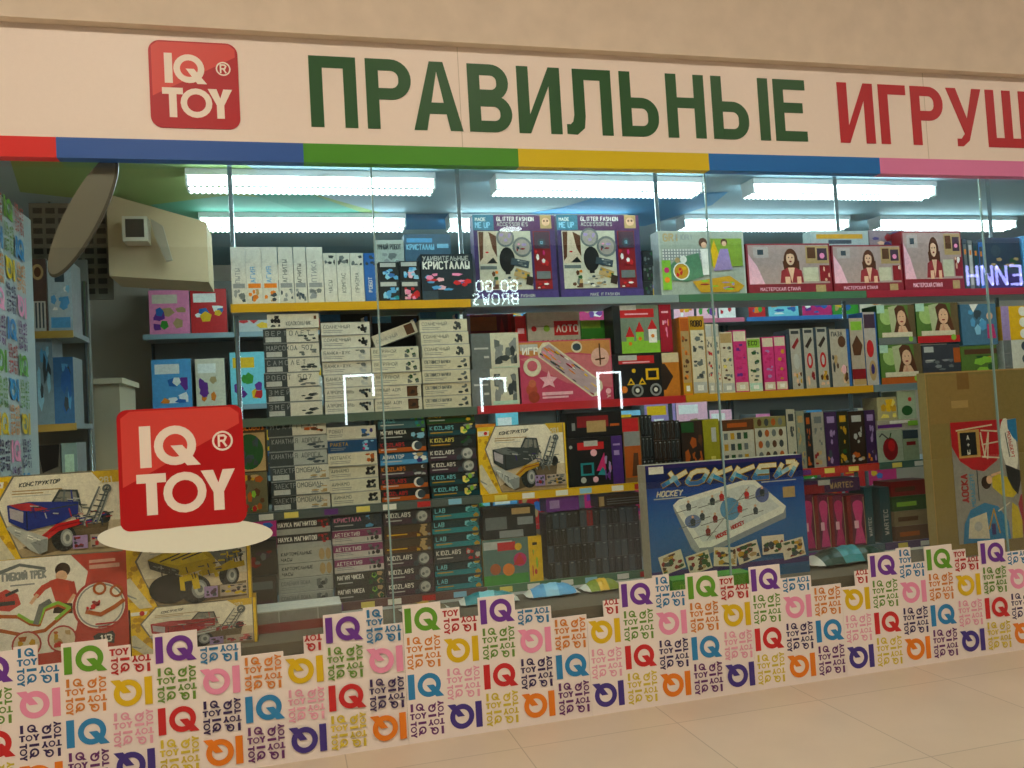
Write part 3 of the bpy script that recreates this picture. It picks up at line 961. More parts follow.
pbox('accessory_kit_box', 'purple glitter fashion accessories box next to the big crystal box', 'box', 474.5, 556.5, 215, 297.5, 'S1', hx('443468'), glitter, dep=.075, Yf=.50, group='glitter accessory kits')
pbox('accessory_kit_box', 'purple glitter fashion accessories box next to the white garden game box', 'box', 558.5, 641, 215, 297.5, 'S1', hx('443468'), glitter, dep=.075, Yf=.50, group='glitter accessory kits')
zz = SH['S1']
for k in range(3):
    y1 = 297 - k * 15.5
    o = pbox('toy_box', 'small dark green box beside the second glitter box, ' + ['bottom', 'middle', 'top'][k] + ' of three', 'box', 643.2, 653, y1 - 15.5, y1, zz, 'smoke', lambda a, k=k: (a.blobs(.05, .1, .95, .9, ['dgreen', 'mgrey', 'slate'], 6, random.Random(k)),), dep=.1, Yf=.50)
    zz = U(647, y1 - 15.5, .50).z + .0003


def garden(a):
    r = random.Random(9)
    a.rect(.02, .02, .98, .98, hx('a8b0a2'))
    a.text('GRI', .06, .85, .10, 'tan', .24); a.text('FIORI', .2, .87, .07, 'grey', .2, fit=.25)
    a.rect(.04, .55, .48, .72, 'grey')
    for k in range(14):
        for j in range(4):
            a.rect(.04 + k * .033, .56 + j * .045, .055 + k * .033, .585 + j * .045, 'white')
    a.poly([(.10, .45), (.2, .58), (.45, .66), (.5, .3), (.3, .22), (.12, .25)], hx('5a8a68'))
    a.rect(.60, .45, .97, .88, hx('8aa838')); a.poly([(.64, .86), (.70, .6), (.62, .4), (.60, .7)], 'yellow')
    a.ell(.76, .82, .04, 'hair'); a.ell(.76, .80, .028, 'skin'); a.poly([(.71, .72), (.80, .72), (.84, .40), (.62, .38)], 'lilac')
    a.ell(.51, .82, .05, 'hair'); a.ell(.52, .78, .032, 'skin'); a.poly([(.48, .72), (.57, .72), (.58, .32), (.49, .32)], 'white')
    a.ell(.24, .38, .095, 'white'); a.ell(.24, .38, .082, 'gold'); a.blobs(.18, .30, .30, .45, ['orange', 'yellow', 'red'], 6, r, .3)
    a.ell(.27, .56, .04, 'white'); a.ell(.2, .55, .03, 'tan')
    a.rect(.02, .1, .12, .55, 'lgreen'); a.ell(.07, .4, .03, 'mag'); a.ell(.07, .25, .03, 'orange')
    a.poly([(.36, .22), (.80, .30), (.97, .14), (.90, .05), (.45, .05)], 'gold'); a.blobs(.45, .08, .85, .24, ['dred', 'lgreen', 'orange', 'lilac'], 10, r, .18)


pbox('game_box', 'white and green garden game box with two girls', 'box', 659.5, 745, 231, 294, 'S1', hx('b8beb2'), garden, dep=.09, Yf=.50, side='grey')


def pinkgirl(seed):
    def f(a):
        r = random.Random(seed)
        a.rect(.02, .20, .98, .97, hx('b09892'))
        a.poly([(.02, .2), (.2, .2), (.12, .55), (.02, .8)], 'lpink'); a.rect(.08, .72, .26, .94, hx('b8aaa4')); a.rect(.13, .78, .2, .88, 'slate')
        a.ell(.52, .66, .085, 'hair', rv=.24); a.poly([(.42, .65), (.44, .4), (.62, .4), (.62, .66)], 'hair'); a.ell(.515, .70, .05, 'skin', rv=.13); a.ell(.495, .72, .008, 'dbrown', rv=.014); a.ell(.535, .72, .008, 'dbrown', rv=.014); a.ell(.515, .64, .016, 'dred', rv=.016); a.poly([(.465, .78), (.5, .84), (.56, .82), (.57, .76), (.52, .80)], 'hair')
        a.poly([(.38, .22), (.40, .46), (.48, .52), (.57, .52), (.64, .46), (.66, .22)], hx('9a2e34')); a.poly([(.48, .52), (.52, .22), (.56, .52)], 'skin'); a.rect(.44, .2, .5, .34, 'skin'); a.rect(.58, .2, .63, .34, 'skin')
        a.rect(.70, .6, .98, .95, 'tan'); a.rect(.72, .70, .82, .92, 'brown'); a.rect(.84, .66, .96, .90, 'plum'); a.ell(.90, .75, .03, 'pink')
        a.rect(.66, .24, .84, .52, hx('c8c4a8')); a.rect(.86, .24, .98, .56, 'dred'); a.blobs(.86, .24, .98, .56, ['skin', 'dred', 'white'], 5, r)
        a.rect(0, 0, 1, .20, hx('8c2430')); a.text('МАСТЕРСКАЯ СТИЛЯ', .14, .07, .06, 'lpink', .2, fit=.5); a.rect(.8, .03, .92, .17, 'tan')
    return f


pbox('craft_set_box', 'pink girl craft box next to the white garden game box', 'box', 747, 831, 243.5, 292.5, 'S1', hx('8e2c38'), pinkgirl(1), dep=.08, Yf=.50, side='dred', group='pink girl craft boxes')
pbox('craft_set_box', 'pink girl craft box standing between its two lookalikes', 'box', 832.5, 902, 245, 290, 'S1', hx('8e2c38'), pinkgirl(2), dep=.08, Yf=.50, side='dred', group='pink girl craft boxes')
pbox('craft_set_box', 'taller pink girl craft box next to the slim grey books', 'box', 903, 962.5, 231, 287.5, 'S1', hx('8e2c3c'), pinkgirl(3), dep=.08, Yf=.50, side='dred', group='pink girl craft boxes')
pbox('toy_box', 'pale box with blue heading behind the middle pink girl box', 'box', 812, 870, 231, 290, 'S1', hx('a0b0ac'), lambda a: (a.rect(.1, .88, .9, .95, 'gold'), a.rect(.3, .8, .7, .86, 'slate')), dep=.07, Yf=.60)
pbox('toy_box', 'dark photo box behind the tall pink girl box', 'box', 871, 906, 230, 290, 'S1', hx('8a7a80'), lambda a: (a.blobs(.05, .7, .95, .97, ['slate', 'navy', 'skin', 'dred'], 8, random.Random(5), .25),), dep=.07, Yf=.60)
for k in range(4):
    pbox('picture_book', 'slim grey blue book upright on the red shelf, %s from the pink box' % ['first', 'second', 'third', 'fourth'][k], 'book', 963.5 + k * 5.3, 968.3 + k * 5.3, 239 + k, 287, 'S1', ['slate', 'mgrey', 'slate', 'blue'][k], Yf=.50, art=lambda a, k=k: (a.rect(.2, .1, .8, .9, ['mgrey', 'lgrey', 'dteal', 'slate'][k]), a.rect(.3, .7, .7, .8, 'orange')), dep=.14, side='slate')
pbox('toy_box', 'dark box of small coloured pieces at the end of the red shelf', 'box', 986, 1021, 238, 286, 'S1', hx('2c3e50'), lambda a: (a.ell(.3, .75, .14, 'slate'), a.blobs(.05, .35, .95, .62, ['brown', 'orange', 'dgreen', 'tan'], 14, random.Random(2), .15), a.rect(0, 0, 1, .3, 'navy')), dep=.13, Yf=.50)
pbox('toy_box', 'bright blue box past the dark pieces box on the top shelf', 'box', 1023, 1060, 236, 284, 'S1', 'lblue', None, dep=.13, Yf=.50)

# ---- second shelf, second bay
def game(a):
    r = random.Random(31)
    a.rect(.0, 0, 1, 1, hx('c8486a')); a.poly([(0, .98), (.99, .98), (.99, .72), (.55, .80), (.2, .72), (0, .8)], hx('c88a4a')); a.poly([(0, .72), (.3, .8), (.99, .72), (.99, .2), (.5, .3)], hx('d0707a'))
    a.rect(.01, .85, .2, .95, 'lgrey'); a.text('ИГРА', .04, .79, .10, 'white', .22)
    a.push(.54, .52, a.W * .80, a.H * .30, -38)
    a.poly([(.06, 0), (.94, 0), (1, .25), (1, .75), (.94, 1), (.06, 1), (0, .75), (0, .25)], 'cream'); a.poly([(.08, .08), (.92, .08), (.97, .5), (.92, .92), (.08, .92), (.03, .5)], hx('b8a0a8'))
    a.blobs(.05, .1, .95, .9, ['slate', 'dred', 'yellow', 'orange', 'white', 'dgrey', 'pink'], 34, r, .09); a.pop()
    a.ell(.13, .58, .095, 'cream'); a.ell(.13, .60, .055, hx('c86070')); a.ell(.62, .88, .06, 'cream'); a.ell(.62, .88, .045, 'slate', rv=.06)
    a.ell(.87, .70, .10, hx('e0b0a0')); a.line([(.87, .58), (.87, .92)], .025, 'brown'); a.line([(.82, .66), (.92, .68)], .025, 'brown')
    a.poly([(.30, .52), (.32, .42), (.39, .40), (.34, .33), (.36, .24), (.30, .29), (.22, .24), (.25, .33), (.2, .41), (.28, .42)], 'lpink')
    a.ell(.11, .22, .06, hx('b8503a')); a.ell(.12, .32, .04, hx('c86a4a')); a.ell(.13, .10, .06, hx('a0402c')); a.rect(.22, .12, .55, .17, 'lpink'); a.rect(.22, .07, .5, .10, 'lpink')
    a.ell(.94, .14, .03, 'lpink'); a.text('3+', .92, .04, .04, 'white', .2)


pbox('game_box', 'pink board game box with a slanting playing field', 'box', 520, 612.5, 340, 404, 'S2', hx('c8486a'), game, dep=.09, Yf=.46)
pbox('puzzle_box', 'pale box of small picture tiles standing behind the pink game', 'box', 529, 582, 312, 400, 'S2', hx('c8ccbc'),
     lambda a: (a.rect(.5, .74, .96, .90, 'red'), a.text('ЛОТО', .55, .78, .07, 'white', .2), a.ell(.12, .82, .05, 'red'), a.ell(.36, .82, .06, 'lgreen'), [a.ell(.28 + .09 * i, .68 - .10 * j, .02, 'slate') for i in range(8) for j in range(2)], a.blobs(.05, .46, .25, .64, ['orange', 'tan'], 5, random.Random(1))), dep=.07, Yf=.585)
pbox('toy_box', 'red spine of a box beside the picture tile box', 'box', 517, 528, 316, 400, 'S2', 'red', lambda a: (a.rect(.2, .8, .8, .86, 'lpink'),), dep=.07, Yf=.585)
pbox('toy_box', 'green box standing between the picture tiles and the castle box', 'box', 583, 611, 320, 400, 'S2', 'green', lambda a: (a.rect(.0, .9, .7, 1, 'lgreen'), a.ell(.4, .7, .2, 'lgreen')), dep=.07, Yf=.585)


def castles(a):
    r = random.Random(13)
    a.rect(.12, 0, .78, 1, hx('7a8a78')); a.rect(.12, .0, .78, .25, 'lgreen'); a.rect(.12, .74, .7, .92, 'red'); a.rect(.12, .9, .4, 1, 'lgrey'); a.rect(.2, .80, .6, .83, 'lpink')
    for u, v, s in ((.27, .2, .13), (.44, .3, .13), (.66, .35, .14)):
        a.rect(u - s / 2, v - .14, u + s / 2, v + .14, r.choice(['cream', 'lgreen', 'white'])); a.poly([(u - s * .6, v + .14), (u, v + .36), (u + s * .6, v + .14)], 'red'); a.ell(u, v, .03, 'orange')
    a.rect(0, 0, .12, 1, 'smoke'); a.rect(.79, 0, 1, 1, hx('a81830')); a.blobs(.84, .3, .95, .7, ['pink', 'lpink', 'orange'], 6, r, .25); a.rect(.83, .82, .95, .86, 'lpink')


pbox('building_set_box', 'magnetic castle set box with red spine over the black set', 'box', 613.5, 672, 305, 353, U(643, 353, .457).z, 'smoke', castles, dep=.12, side='smoke')


def magset(a):
    r = random.Random(15)
    a.rect(.0, 0, 1, 1, 'black'); a.rect(.08, .78, .62, .96, 'red'); a.rect(.08, .86, .36, .98, 'lgrey'); a.rect(.14, .80, .55, .83, 'lpink')
    a.ell(.30, .62, .03, 'yellow'); a.rect(.48, .40, .68, .66, 'yellow'); a.rect(.515, .45, .645, .61, 'black')
    for u in (.25, .42):
        a.poly([(u - .06, .30), (u, .46), (u + .06, .30)], 'yellow'); a.poly([(u - .03, .33), (u, .40), (u + .03, .33)], 'black')
    for u in (.34, .62):
        a.ell(u, .17, .09, 'grey'); a.ell(u, .17, .06, 'smoke'); a.ell(u, .17, .03, 'white')
    a.ell(.14, .2, .05, 'orange'); a.rect(.74, 0, 1, .78, hx('c87a22')); a.rect(.74, .78, 1, 1, hx('d8c4a0')); a.poly([(.78, .75), (.9, .45), (.78, .15), (.72, .15), (.72, .75)], 'dbrown')


z2 = U(643, 353.6, .457).z
bx('building_set_box', 'black magnetic set box with yellow shapes and an orange end', 'box', U(614, 375, .457).x, U(679.5, 375, .457).x, SH['S2'] + .0003, z2 - .001, .457, .12, 'black', magset, 'smoke')


# ---- second shelf, third bay: upright boxes
def upr(top, mid, foot, seed, cols, word=None):
    def f(a):
        r = random.Random(seed)
        a.rect(.04, .82, .96, .98, top); a.rect(.04, .02, .96, .16, foot); a.rect(.04, .16, .96, .82, mid)
        for k in range(4):
            a.blobs(.15, .20 + .155 * k, .85, .31 + .155 * k, cols, 4, r, .35)
        if word:
            a.text(word, .1, .87, .07, 'dbrown', .2, fit=.8)
        a.rect(.3, .05, .7, .12, 'white')
    return f


vb = [(681.5, 690.5, 317, 393, 'orange', ('dorange', 'tan', 'gold', ['dorange', 'orange', 'brown']), None, 'orange spine of the upright robot box, first on the yellow shelf', 'orange'),
      (691, 706, 316, 393, 'gold', ('gold', 'cream', 'lgrey', ['mgrey', 'dgrey']), 'ROBO', 'tall cream upright box with yellow heading on the yellow shelf', 'tan'),
      (707, 713.5, 324, 392, 'cream', ('lgrey', 'cream', 'lgrey', ['mgrey', 'dgrey', 'red']), None, 'slim cream upright box with a red dash, beside the yellow-headed one', 'cream'),
      (714, 720.5, 324, 392, 'cream', ('lgrey', 'cream', 'lgrey', ['mgrey', 'dgrey', 'red']), None, 'second slim cream upright box, before the small brown one', 'cream'),
      (721, 733.5, 332, 391, 'cream', ('tan', 'cream', 'lgrey', ['mgrey', 'brown', 'lyellow']), None, 'short cream upright box with brown pictures beside the pink upright', 'tan'),
      (734, 747.5, 330, 391, 'hot', ('cream', 'hot', 'cream', ['mag', 'purple', 'mag']), None, 'single pink upright box with a white top on the yellow shelf', 'mag'),
      (748, 761.5, 338, 390, 'cream', ('lgreen', 'cream', 'mint', ['dgreen', 'mgrey']), 'ECO', 'white upright box with a green heading between pink boxes', 'green'),
      (763, 774.5, 337, 390, 'hot', ('cream', 'hot', 'cream', ['mag', 'lilac', 'mag']), None, 'pink upright box, first of the pair past the green-headed one', 'mag'),
      (775, 786.5, 336, 389, 'hot', ('cream', 'hot', 'cream', ['mag', 'gold', 'mag']), None, 'pink upright box, second of the pair past the green-headed one', 'mag')]
for x0, x1, y0, y1, fr, (t_, m_, f_, cols), wd, lab, sd in vb:
    pbox('toy_box', lab, 'box', x0, x1, y0, y1, 'S2', fr, upr(t_, m_, f_, int(x0), cols, wd), dep=.15, side=sd)
for k, (x0, x1, y0) in enumerate(((787.5, 790.5, 334), (791, 804, 329), (804.5, 817, 328), (817.5, 830.5, 327))):
    pbox('toy_box', ['thin dark box squeezed in after the pink pair', 'pale upright box with an aeroplane after the thin dark one', 'pale upright box with a red figure, second of three alike', 'pale upright box with a red figure, third of three alike'][k], 'box', x0, x1, y0, 389, 'S2',
         'slate' if k == 0 else hx('b4b0a4'), None if k == 0 else (lambda a, k=k: (a.rect(.82, 0, 1, 1, 'slate'), a.poly([(.1, .7), (.6, .86), (.7, .8), (.3, .66)], ['dred', 'dbrown', 'dbrown'][k - 1]), a.ell(.42, .46, .24, ['lgrey', 'red', 'red'][k - 1], rv=.13), a.ell(.42, .46, .12, 'lgrey', rv=.08), a.blobs(.1, .05, .75, .28, ['brown', 'gold', 'dred', 'skin'], 7, random.Random(k), .3), a.rect(.1, .92, .7, .97, 'dgrey'))), dep=.15, side='slate')


def wide(seed):
    def f(a):
        r = random.Random(seed)
        a.rect(.86, 0, 1, 1, 'blue'); a.text('ПАЗЛ', .1, .88, .07, 'dgrey', .2, fit=.6)
        a.ell(.6, .78, .2, 'brown', rv=.1); a.blobs(.05, .1, .4, .55, ['dgrey', 'brown', 'tan'], 6, r, .3); a.blobs(.45, .05, .82, .35, ['dred', 'brown', 'tan', 'skin'], 8, r, .3); a.ell(.62, .3, .12, 'lpink', rv=.08)
    return f


pbox('puzzle_box', 'pale puzzle box with five dashes on its top edge', 'box', 831, 850.5, 329, 386, 'S2', hx('b8b0a0'), wide(3), dep=.12, side='slate')
pbox('puzzle_box', 'pale puzzle box with a brown horse and a green corner', 'box', 851, 864.5, 318, 386, 'S2', hx('b4a896'), lambda a: (a.rect(.1, .82, .9, .95, 'lgreen'), a.poly([(.1, .6), (.5, .75), (.9, .6), (.7, .45), (.2, .45)], 'brown'), a.rect(0, .1, 1, .25, 'dred'), a.rect(.1, .02, 1, .1, 'tan')), dep=.12, side='slate')
pbox('puzzle_box', 'narrow puzzle box with a red oval beside the smiling girl boxes', 'box', 865, 878, 312, 386, 'S2', hx('b8b0a8'), lambda a: (a.rect(.05, .78, .95, .97, 'plum'), a.ell(.4, .5, .28, 'red', rv=.12), a.ell(.5, .2, .28, 'tan', rv=.14), a.ell(.5, .22, .14, 'navy', rv=.07), a.rect(.9, 0, 1, 1, 'blue')), dep=.12, side='blue')


def girl(strip, seed):
    def f(a):
        a.rect(0, 0, 1, 1, hx('5a8036')); a.ell(.25, .7, .18, hx('a8c878')); a.rect(.0, .8, .2, 1, 'mint'); a.poly([(.3, .95), (.55, 1), (.5, .25), (.35, .3)], hx('b8c094')); a.rect(.82, .0, 1, 1, hx('6a5a3a'))
        a.poly([(.46, .90), (.56, 1.0), (.72, .96), (.80, .7), (.88, .3), (.42, .3), (.50, .6)], 'hair')
        a.ell(.64, .66, .115, 'skin', rv=.20); a.ell(.60, .70, .012, 'dbrown'); a.ell(.68, .70, .012, 'dbrown'); a.ell(.64, .57, .04, 'dred', rv=.02)
        a.poly([(.52, .3), (.56, .46), (.72, .46), (.80, .3)], 'skin'); a.poly([(.58, .3), (.62, .48), (.66, .30)], hx('d89c80'))
        a.rect(.1, .18, .9, .3, 'cream'); a.rect(0, 0, 1, .17, strip); a.ell(.85, .12, .06, 'lgreen')
    return f


zg = U(900, 344, .457).z
for k, (x0, x1, y0, zz, sc) in enumerate(((879, 917, 305, zg, 'mgrey'), (918, 960.5, 303, zg, 'red'), (880.5, 922, 344.5, 'S2', 'dorange'))):
    pbox('craft_set_box', ['smiling long-haired girl box, upper one beside the puzzle boxes', 'smiling long-haired girl box with a red strip', 'smiling long-haired girl box with an orange strip, on the shelf'][k], 'box', x0, x1, y0, 384, zz, hx('5a8036'), girl(sc, k), dep=.12, side='dgreen', group='smiling girl craft boxes')
pbox('toy_box', 'dark slate box under the red-strip girl box', 'box', 923, 961, 344.5, 384, 'S2', hx('3a3e48'), lambda a: (a.rect(.05, .8, .3, .95, 'lgrey'), a.blobs(.05, .3, .8, .6, ['mgrey', 'grey', 'lgrey'], 8, random.Random(1)), a.rect(.82, .5, 1, .9, 'dorange')), dep=.12)
zg2 = U(978, 345, .457).z
pbox('doll_box', 'blue window box with a small fairy doll', 'box', 961.5, 997, 304, 345, zg2, hx('4a7896'), lambda a: (a.poly([(.25, 1), (.35, .8), (.5, 1)], 'white'), a.blobs(.2, .2, .7, .85, ['lblue', 'sky', 'slate'], 8, random.Random(3)), a.ell(.8, .7, .09, 'skin'), a.poly([(.72, .5), (.9, .5), (.95, .15), (.7, .15)], 'mag')), dep=.12)
pbox('toy_box', 'green box with a brown strip under the fairy doll box', 'box', 961.5, 998, 345.5, 384, 'S2', hx('5a7a30'), lambda a: (a.rect(.1, .75, 1, .9, 'brown'), a.blobs(.05, .2, .95, .7, ['lgreen', 'dgreen', 'gold'], 8, random.Random(6))), dep=.12)
zy = [U(1012, y, .457).z for y in (382, 366, 353, 340, 328, 317, 306)]
zy[0] = SH['S2']
for k in range(6):
    bx('toy_box', ('yellow' if k > 2 else 'white') + ' flat box above the brown carton, %s of the three' % ['bottom', 'middle', 'top'][k % 3], 'box', U(1003, 340, .457).x, U(1042, 340, .457).x, zy[k] + .0003, zy[k + 1] - .0003, .457, .12, 'yellow' if k > 2 else hx('d8d8cc'),
       lambda a, k=k: (a.rect(0, 0, .2, 1, 'lilac' if k > 2 else 'mgrey'), a.ell(.55, .5, .1, 'white' if k > 2 else 'slate')), 'gold' if k > 2 else 'lgrey')

# ---- third shelf, first bay
pbox('toy_box', 'dark box with an orange title and a green globe', 'box', 232, 267, 423, 472, U(256, 472.5, .457).z, hx('4a3c28'), lambda a: (a.rect(.0, .84, 1, 1, 'dbrown'), a.text('GLOBUS', .3, .86, .1, 'orange', .22, fit=.65), a.rect(0, .03, .95, .80, 'tan'), a.ell(.48, .42, .42, 'dgreen', rv=.36), a.blobs(.2, .15, .75, .7, ['dgreen', 'slate', 'dgrey'], 9, random.Random(4), .25)), dep=.12)
z2 = U(256, 472.5, .457).z
bx('toy_box', 'flower picture box standing below the globe box', 'box', U(233, 490, .457).x, U(267.5, 490, .457).x, SH['S3'] + .0003, z2 - .0005, .457, .12, hx('6a6448'), lambda a: (a.blobs(.03, .05, .97, .95, ['dorange', 'gold', 'red', 'lgreen', 'dgreen', 'tan', 'brown'], 26, random.Random(7), .16),), 'dbrown')
t1, t2, t3, t4 = ['the %s stack of the third shelf' % s for s in ('grey-white', 'blue rocket', 'aviator', 'moon')]
stack(t1, 269, 328.5, 421, 511, 'S3', [('grey and white searcher', KB, WH, two('ИСКАТЕЛЬ', ('brown', 'dorange'), 21, False), 'dgrey'), ('grey and white cable-car', KB, GR, two('КАНАТНАЯ ДОРОГА', ('slate', 'mgrey'), 22, False), 'dgrey'), ('grey and white cable-car', KB, GR, two('КАНАТНАЯ ДОРОГА', ('slate', 'mgrey'), 22, False), 'dgrey')] +
      [('grey and white electric-car', KB, WH, two('ЭЛЕКТРОМОБИЛЬ', ('grey', 'tan'), 23), 'dgrey')] * 3)
stack(t2, 328.8, 379, 426, 507, 'S3', [('white blue-car', KB, WH, kit('РОБОТ', cols=('navy', 'blue', 'slate'), seed=31), WS), ('dark blue rocket', KB, hx('1e4a72'), kit('РАКЕТА', 'gold', ('lblue', 'mag', 'sky'), 32), 'navy'), ('cream butterfly', KB, hx('dcd4ba'), kit('МОТЫЛЕК', cols=('brown', 'dorange'), seed=33), WS)] +
      [('cream grey-motor', KB, hx('d8d2ba'), kit('ДИНАМО', cols=('dgrey', 'black'), seed=34, n=9), WS)] * 3)
stack(t3, 379.5, 428, 416, 502, 'S3', [('pale teal', SCI, hx('3e6670'), dark('SPACE', 'cyan', None, kind='x', cols=('green', 'teal', 'dgrey'), seed=1), 'dgrey'), ('black leafy-picture', SCI, 'smoke', dark('МАГИЯ ЧИСЕЛ', 'white', None, kind='x', cols=('lgreen', 'sky', 'dteal'), seed=2), 'black'), ('black red-titled moon', SCI, 'smoke', dark('KIDZLABS', 'red', 'dorange', kind='moon'), 'black'),
                                         ('blue pilot', SCI, hx('2a6a98'), dark('АВИАТОР', 'white', 'lblue', kind='x', cols=('white', 'navy', 'tan'), seed=3), 'blue'), ('black orange-titled', SCI, hx('3a3028'), dark('KIDZLABS', 'orange', 'plum', kind='x', cols=('white', 'dgrey', 'lgrey'), seed=4), 'black'),
                                         ('black red-titled moon', SCI, 'smoke', dark('KIDZLABS', 'red', 'dorange', kind='moon'), 'black'), ('black red-titled moon', SCI, 'smoke', dark('KIDZLABS', 'red', 'dorange', kind='moon'), 'black')])
tq = ('black teal-titled', SCI, hx('203034'), dark('KIDZLABS', 'cyan', 'dteal', kind='x', cols=('lyellow', 'lgreen', 'grey'), seed=5, sub='gold'), 'black')
tg = ('grey planet', SCI, hx('3c3a40'), dark('KIDZLABS', 'white', 'plum'), 'black')
stack(t4, 428.5, 477.5, 411, 496, 'S3', [('yellow-edged', SCI, hx('5a5a20'), dark('LABS', 'yellow', 'dgreen', kind='x', cols=('yellow', 'dgreen'), seed=6), 'black'), tq, ('black cream-titled', SCI, 'smoke', dark('KIDZLABS', 'lyellow', None, kind='x', cols=('dgreen', 'dgrey'), seed=7, sub='gold'), 'black'), tg, tg, tq, tq])

# ---- third shelf, second bay
TR = dict(body='dgrey', top='mgrey', acc='gold', cab='smoke', win='grey')


def truck(body, hood, acc, seed, jeep=False):
    """cover of a construction set: a built vehicle on a beige panel in a yellow frame"""
    def f(a):
        r = random.Random(seed)

        def Z(x, y):
            t, b_ = 160 - .055 * x, 495 - .085 * x
            return ((x + 8) / 508, (b_ - y) / (b_ - t))

        def P(pts, c):
            a.poly([Z(*q) for q in pts], c)

        def Ln(pts, w, c):
            a.line([Z(*q) for q in pts], w, c)

        def beams(x0, y0, eu, ev, n, cols, ln=30, w=.014):
            for _ in range(n):
                s, t = r.random(), r.random()
                x, y = x0 + eu[0] * s + ev[0] * t, y0 + eu[1] * s + ev[1] * t
                d = eu if r.random() < .6 else ev
                q = ln * r.uniform(.6, 1.1) / math.hypot(*d)
                Ln([(x, y), (x + d[0] * q, y + d[1] * q)], w * r.uniform(.7, 1.4), r.choice(cols))

        def wheel(x, y, rx, ry, hub=True):
            u, v = Z(x, y)
            ru, rv = rx / 508, ry / 320
            a.ell(u, v, ru, 'smoke', rv=rv, n=24)
            for k in range(14):
                t = k * .449
                a.line([(u + ru * .74 * math.cos(t), v + rv * .74 * math.sin(t)), (u + ru * .97 * math.cos(t), v + rv * .97 * math.sin(t))], .012, 'dgrey')
            if hub:
                a.ell(u + ru * .25, v, ru * .52, 'grey', rv=rv * .66); a.ell(u + ru * .28, v, ru * .36, 'lgrey', rv=rv * .48); a.ell(u + ru * .3, v, ru * .18, 'mgrey', rv=rv * .26)

        a.rect(0, 0, 1, 1, hx('f4c828'))
        for _ in range(24):
            a.ell(r.uniform(.02, .20), r.uniform(.05, .95), .022, hx('cc9a1a'), n=6)
        P([(92, 151), (488, 131), (488, 458), (112, 482), (58, 350), (28, 268)], hx('7a766a'))
        P([(97, 156), (484, 136), (484, 454), (116, 477), (64, 350), (36, 268)], hx('f4ead6'))
        P([(64, 352), (484, 330), (484, 454), (116, 477)], hx('d8c6a8')); P([(100, 450), (300, 380), (480, 420), (484, 454), (116, 477)], hx('b09a78'))
        P([(-6, 350), (8, 345), (92, 484), (40, 490), (-6, 430)], 'cream'); P([(-6, 420), (30, 440), (30, 446), (-6, 430)], 'grey')
        P([(-6, 180), (60, 176), (55, 200), (-6, 205)], 'white'); a.ell(Z(38, 189)[0], Z(38, 189)[1], .02, 'red')
        a.push(*Z(205, 180), .36 * a.W, .055 * a.H, 3); a.text('КОНСТРУКТОР', 0, .1, .8, 'dgrey', .24, fit=1, slant=.3); a.pop()
        Ln([(90, 215), (270, 205)], .014, 'tan'); Ln([(88, 226), (200, 220)], .014, 'tan'); Ln([(90, 236), (230, 228)], .010, 'lgrey')
        P([(380, 138), (484, 133), (484, 180), (420, 184)], hx('d8b030')); a.push(*Z(440, 172), .11 * a.W, .09 * a.H, 3); a.text('2В1', 0, .1, .8, 'cream', .2, fit=1); a.pop()
        dk = ['smoke', 'dgrey', 'mgrey']
        if not jeep:
            P([(120, 440), (320, 350), (440, 340), (430, 400), (190, 470)], hx('6e5e48'))
            # frame and mast behind
            Ln([(300, 350), (440, 322)], .05, body); Ln([(320, 330), (430, 305)], .02, 'grey'); wheel(425, 320, 22, 24, False); beams(300, 310, (130, -20), (10, 40), 22, [body, hood, 'dgrey', 'lgrey', 'mgrey'])
            for x0, x1 in ((345, 410), (378, 440), (395, 450)):
                Ln([(x0, 345), (x1, 200)], .022, 'mgrey'); Ln([(x0 + 6, 340), (x1 + 6, 205)], .008, 'lgrey')
            for k in range(6):
                Ln([(362 + 12 * k, 318 - 22 * k), (390 + 12 * k, 322 - 22 * k)], .014, 'dgrey')
            a.ring(*Z(438, 206), .035, .018, 'mgrey', n=14)
            # cab cage
            P([(235, 262), (262, 212), (325, 216), (345, 300), (300, 300)], hx('8a8880')); Ln([(235, 258), (262, 212), (325, 214), (338, 280)], .026, 'dgrey'); Ln([(280, 214), (272, 275)], .022, 'mgrey'); Ln([(305, 214), (310, 285)], .018, body)
            beams(240, 235, (100, 10), (10, 45), 18, ['dgrey', 'lgrey', 'mgrey', body], 26, .014)
            # wheel and fender, body block, bumper
            wheel(272, 402, 46, 52)
            P([(70, 270), (150, 256), (330, 258), (328, 306), (250, 345), (140, 372), (74, 336)], body)
            P([(76, 268), (150, 260), (232, 290), (205, 298), (120, 290)], hood); P([(78, 280), (128, 296), (126, 340), (80, 322)], hx('b8b0b8')); Ln([(140, 296), (140, 366)], .012, 'smoke'); Ln([(150, 300), (325, 268)], .014, 'dgrey')
            P([(150, 306), (235, 296), (238, 330), (152, 356)], body); beams(150, 268, (170, 10), (10, 40), 16, [body, hood, 'dgrey', 'navy', 'lgrey'], 30, .012)
            P([(180, 402), (246, 346), (332, 326), (332, 348), (256, 374), (212, 408)], acc); Ln([(196, 398), (252, 356), (330, 338)], .012, 'dred')
            P([(64, 362), (82, 350), (214, 400), (210, 452), (182, 466), (150, 450)], 'lgrey'); P([(150, 420), (212, 402), (210, 452), (182, 466)], 'grey'); beams(80, 362, (120, 46), (0, 30), 10, ['white', 'mgrey', 'grey'], 24, .012)
        else:
            P([(80, 440), (300, 400), (480, 370), (480, 440), (180, 478)], hx('7a684c'))
            wheel(410, 345, 42, 52); Ln([(300, 330), (470, 290)], .08, body)
            P([(80, 262), (140, 232), (350, 222), (356, 300), (215, 340), (100, 310)], body); P([(92, 264), (150, 238), (300, 232), (330, 262), (200, 292)], hood)
            for k in range(3):
                Ln([(130 + 45 * k, 272 - 4 * k), (210 + 45 * k, 236 - 2 * k)], .02, 'smoke')
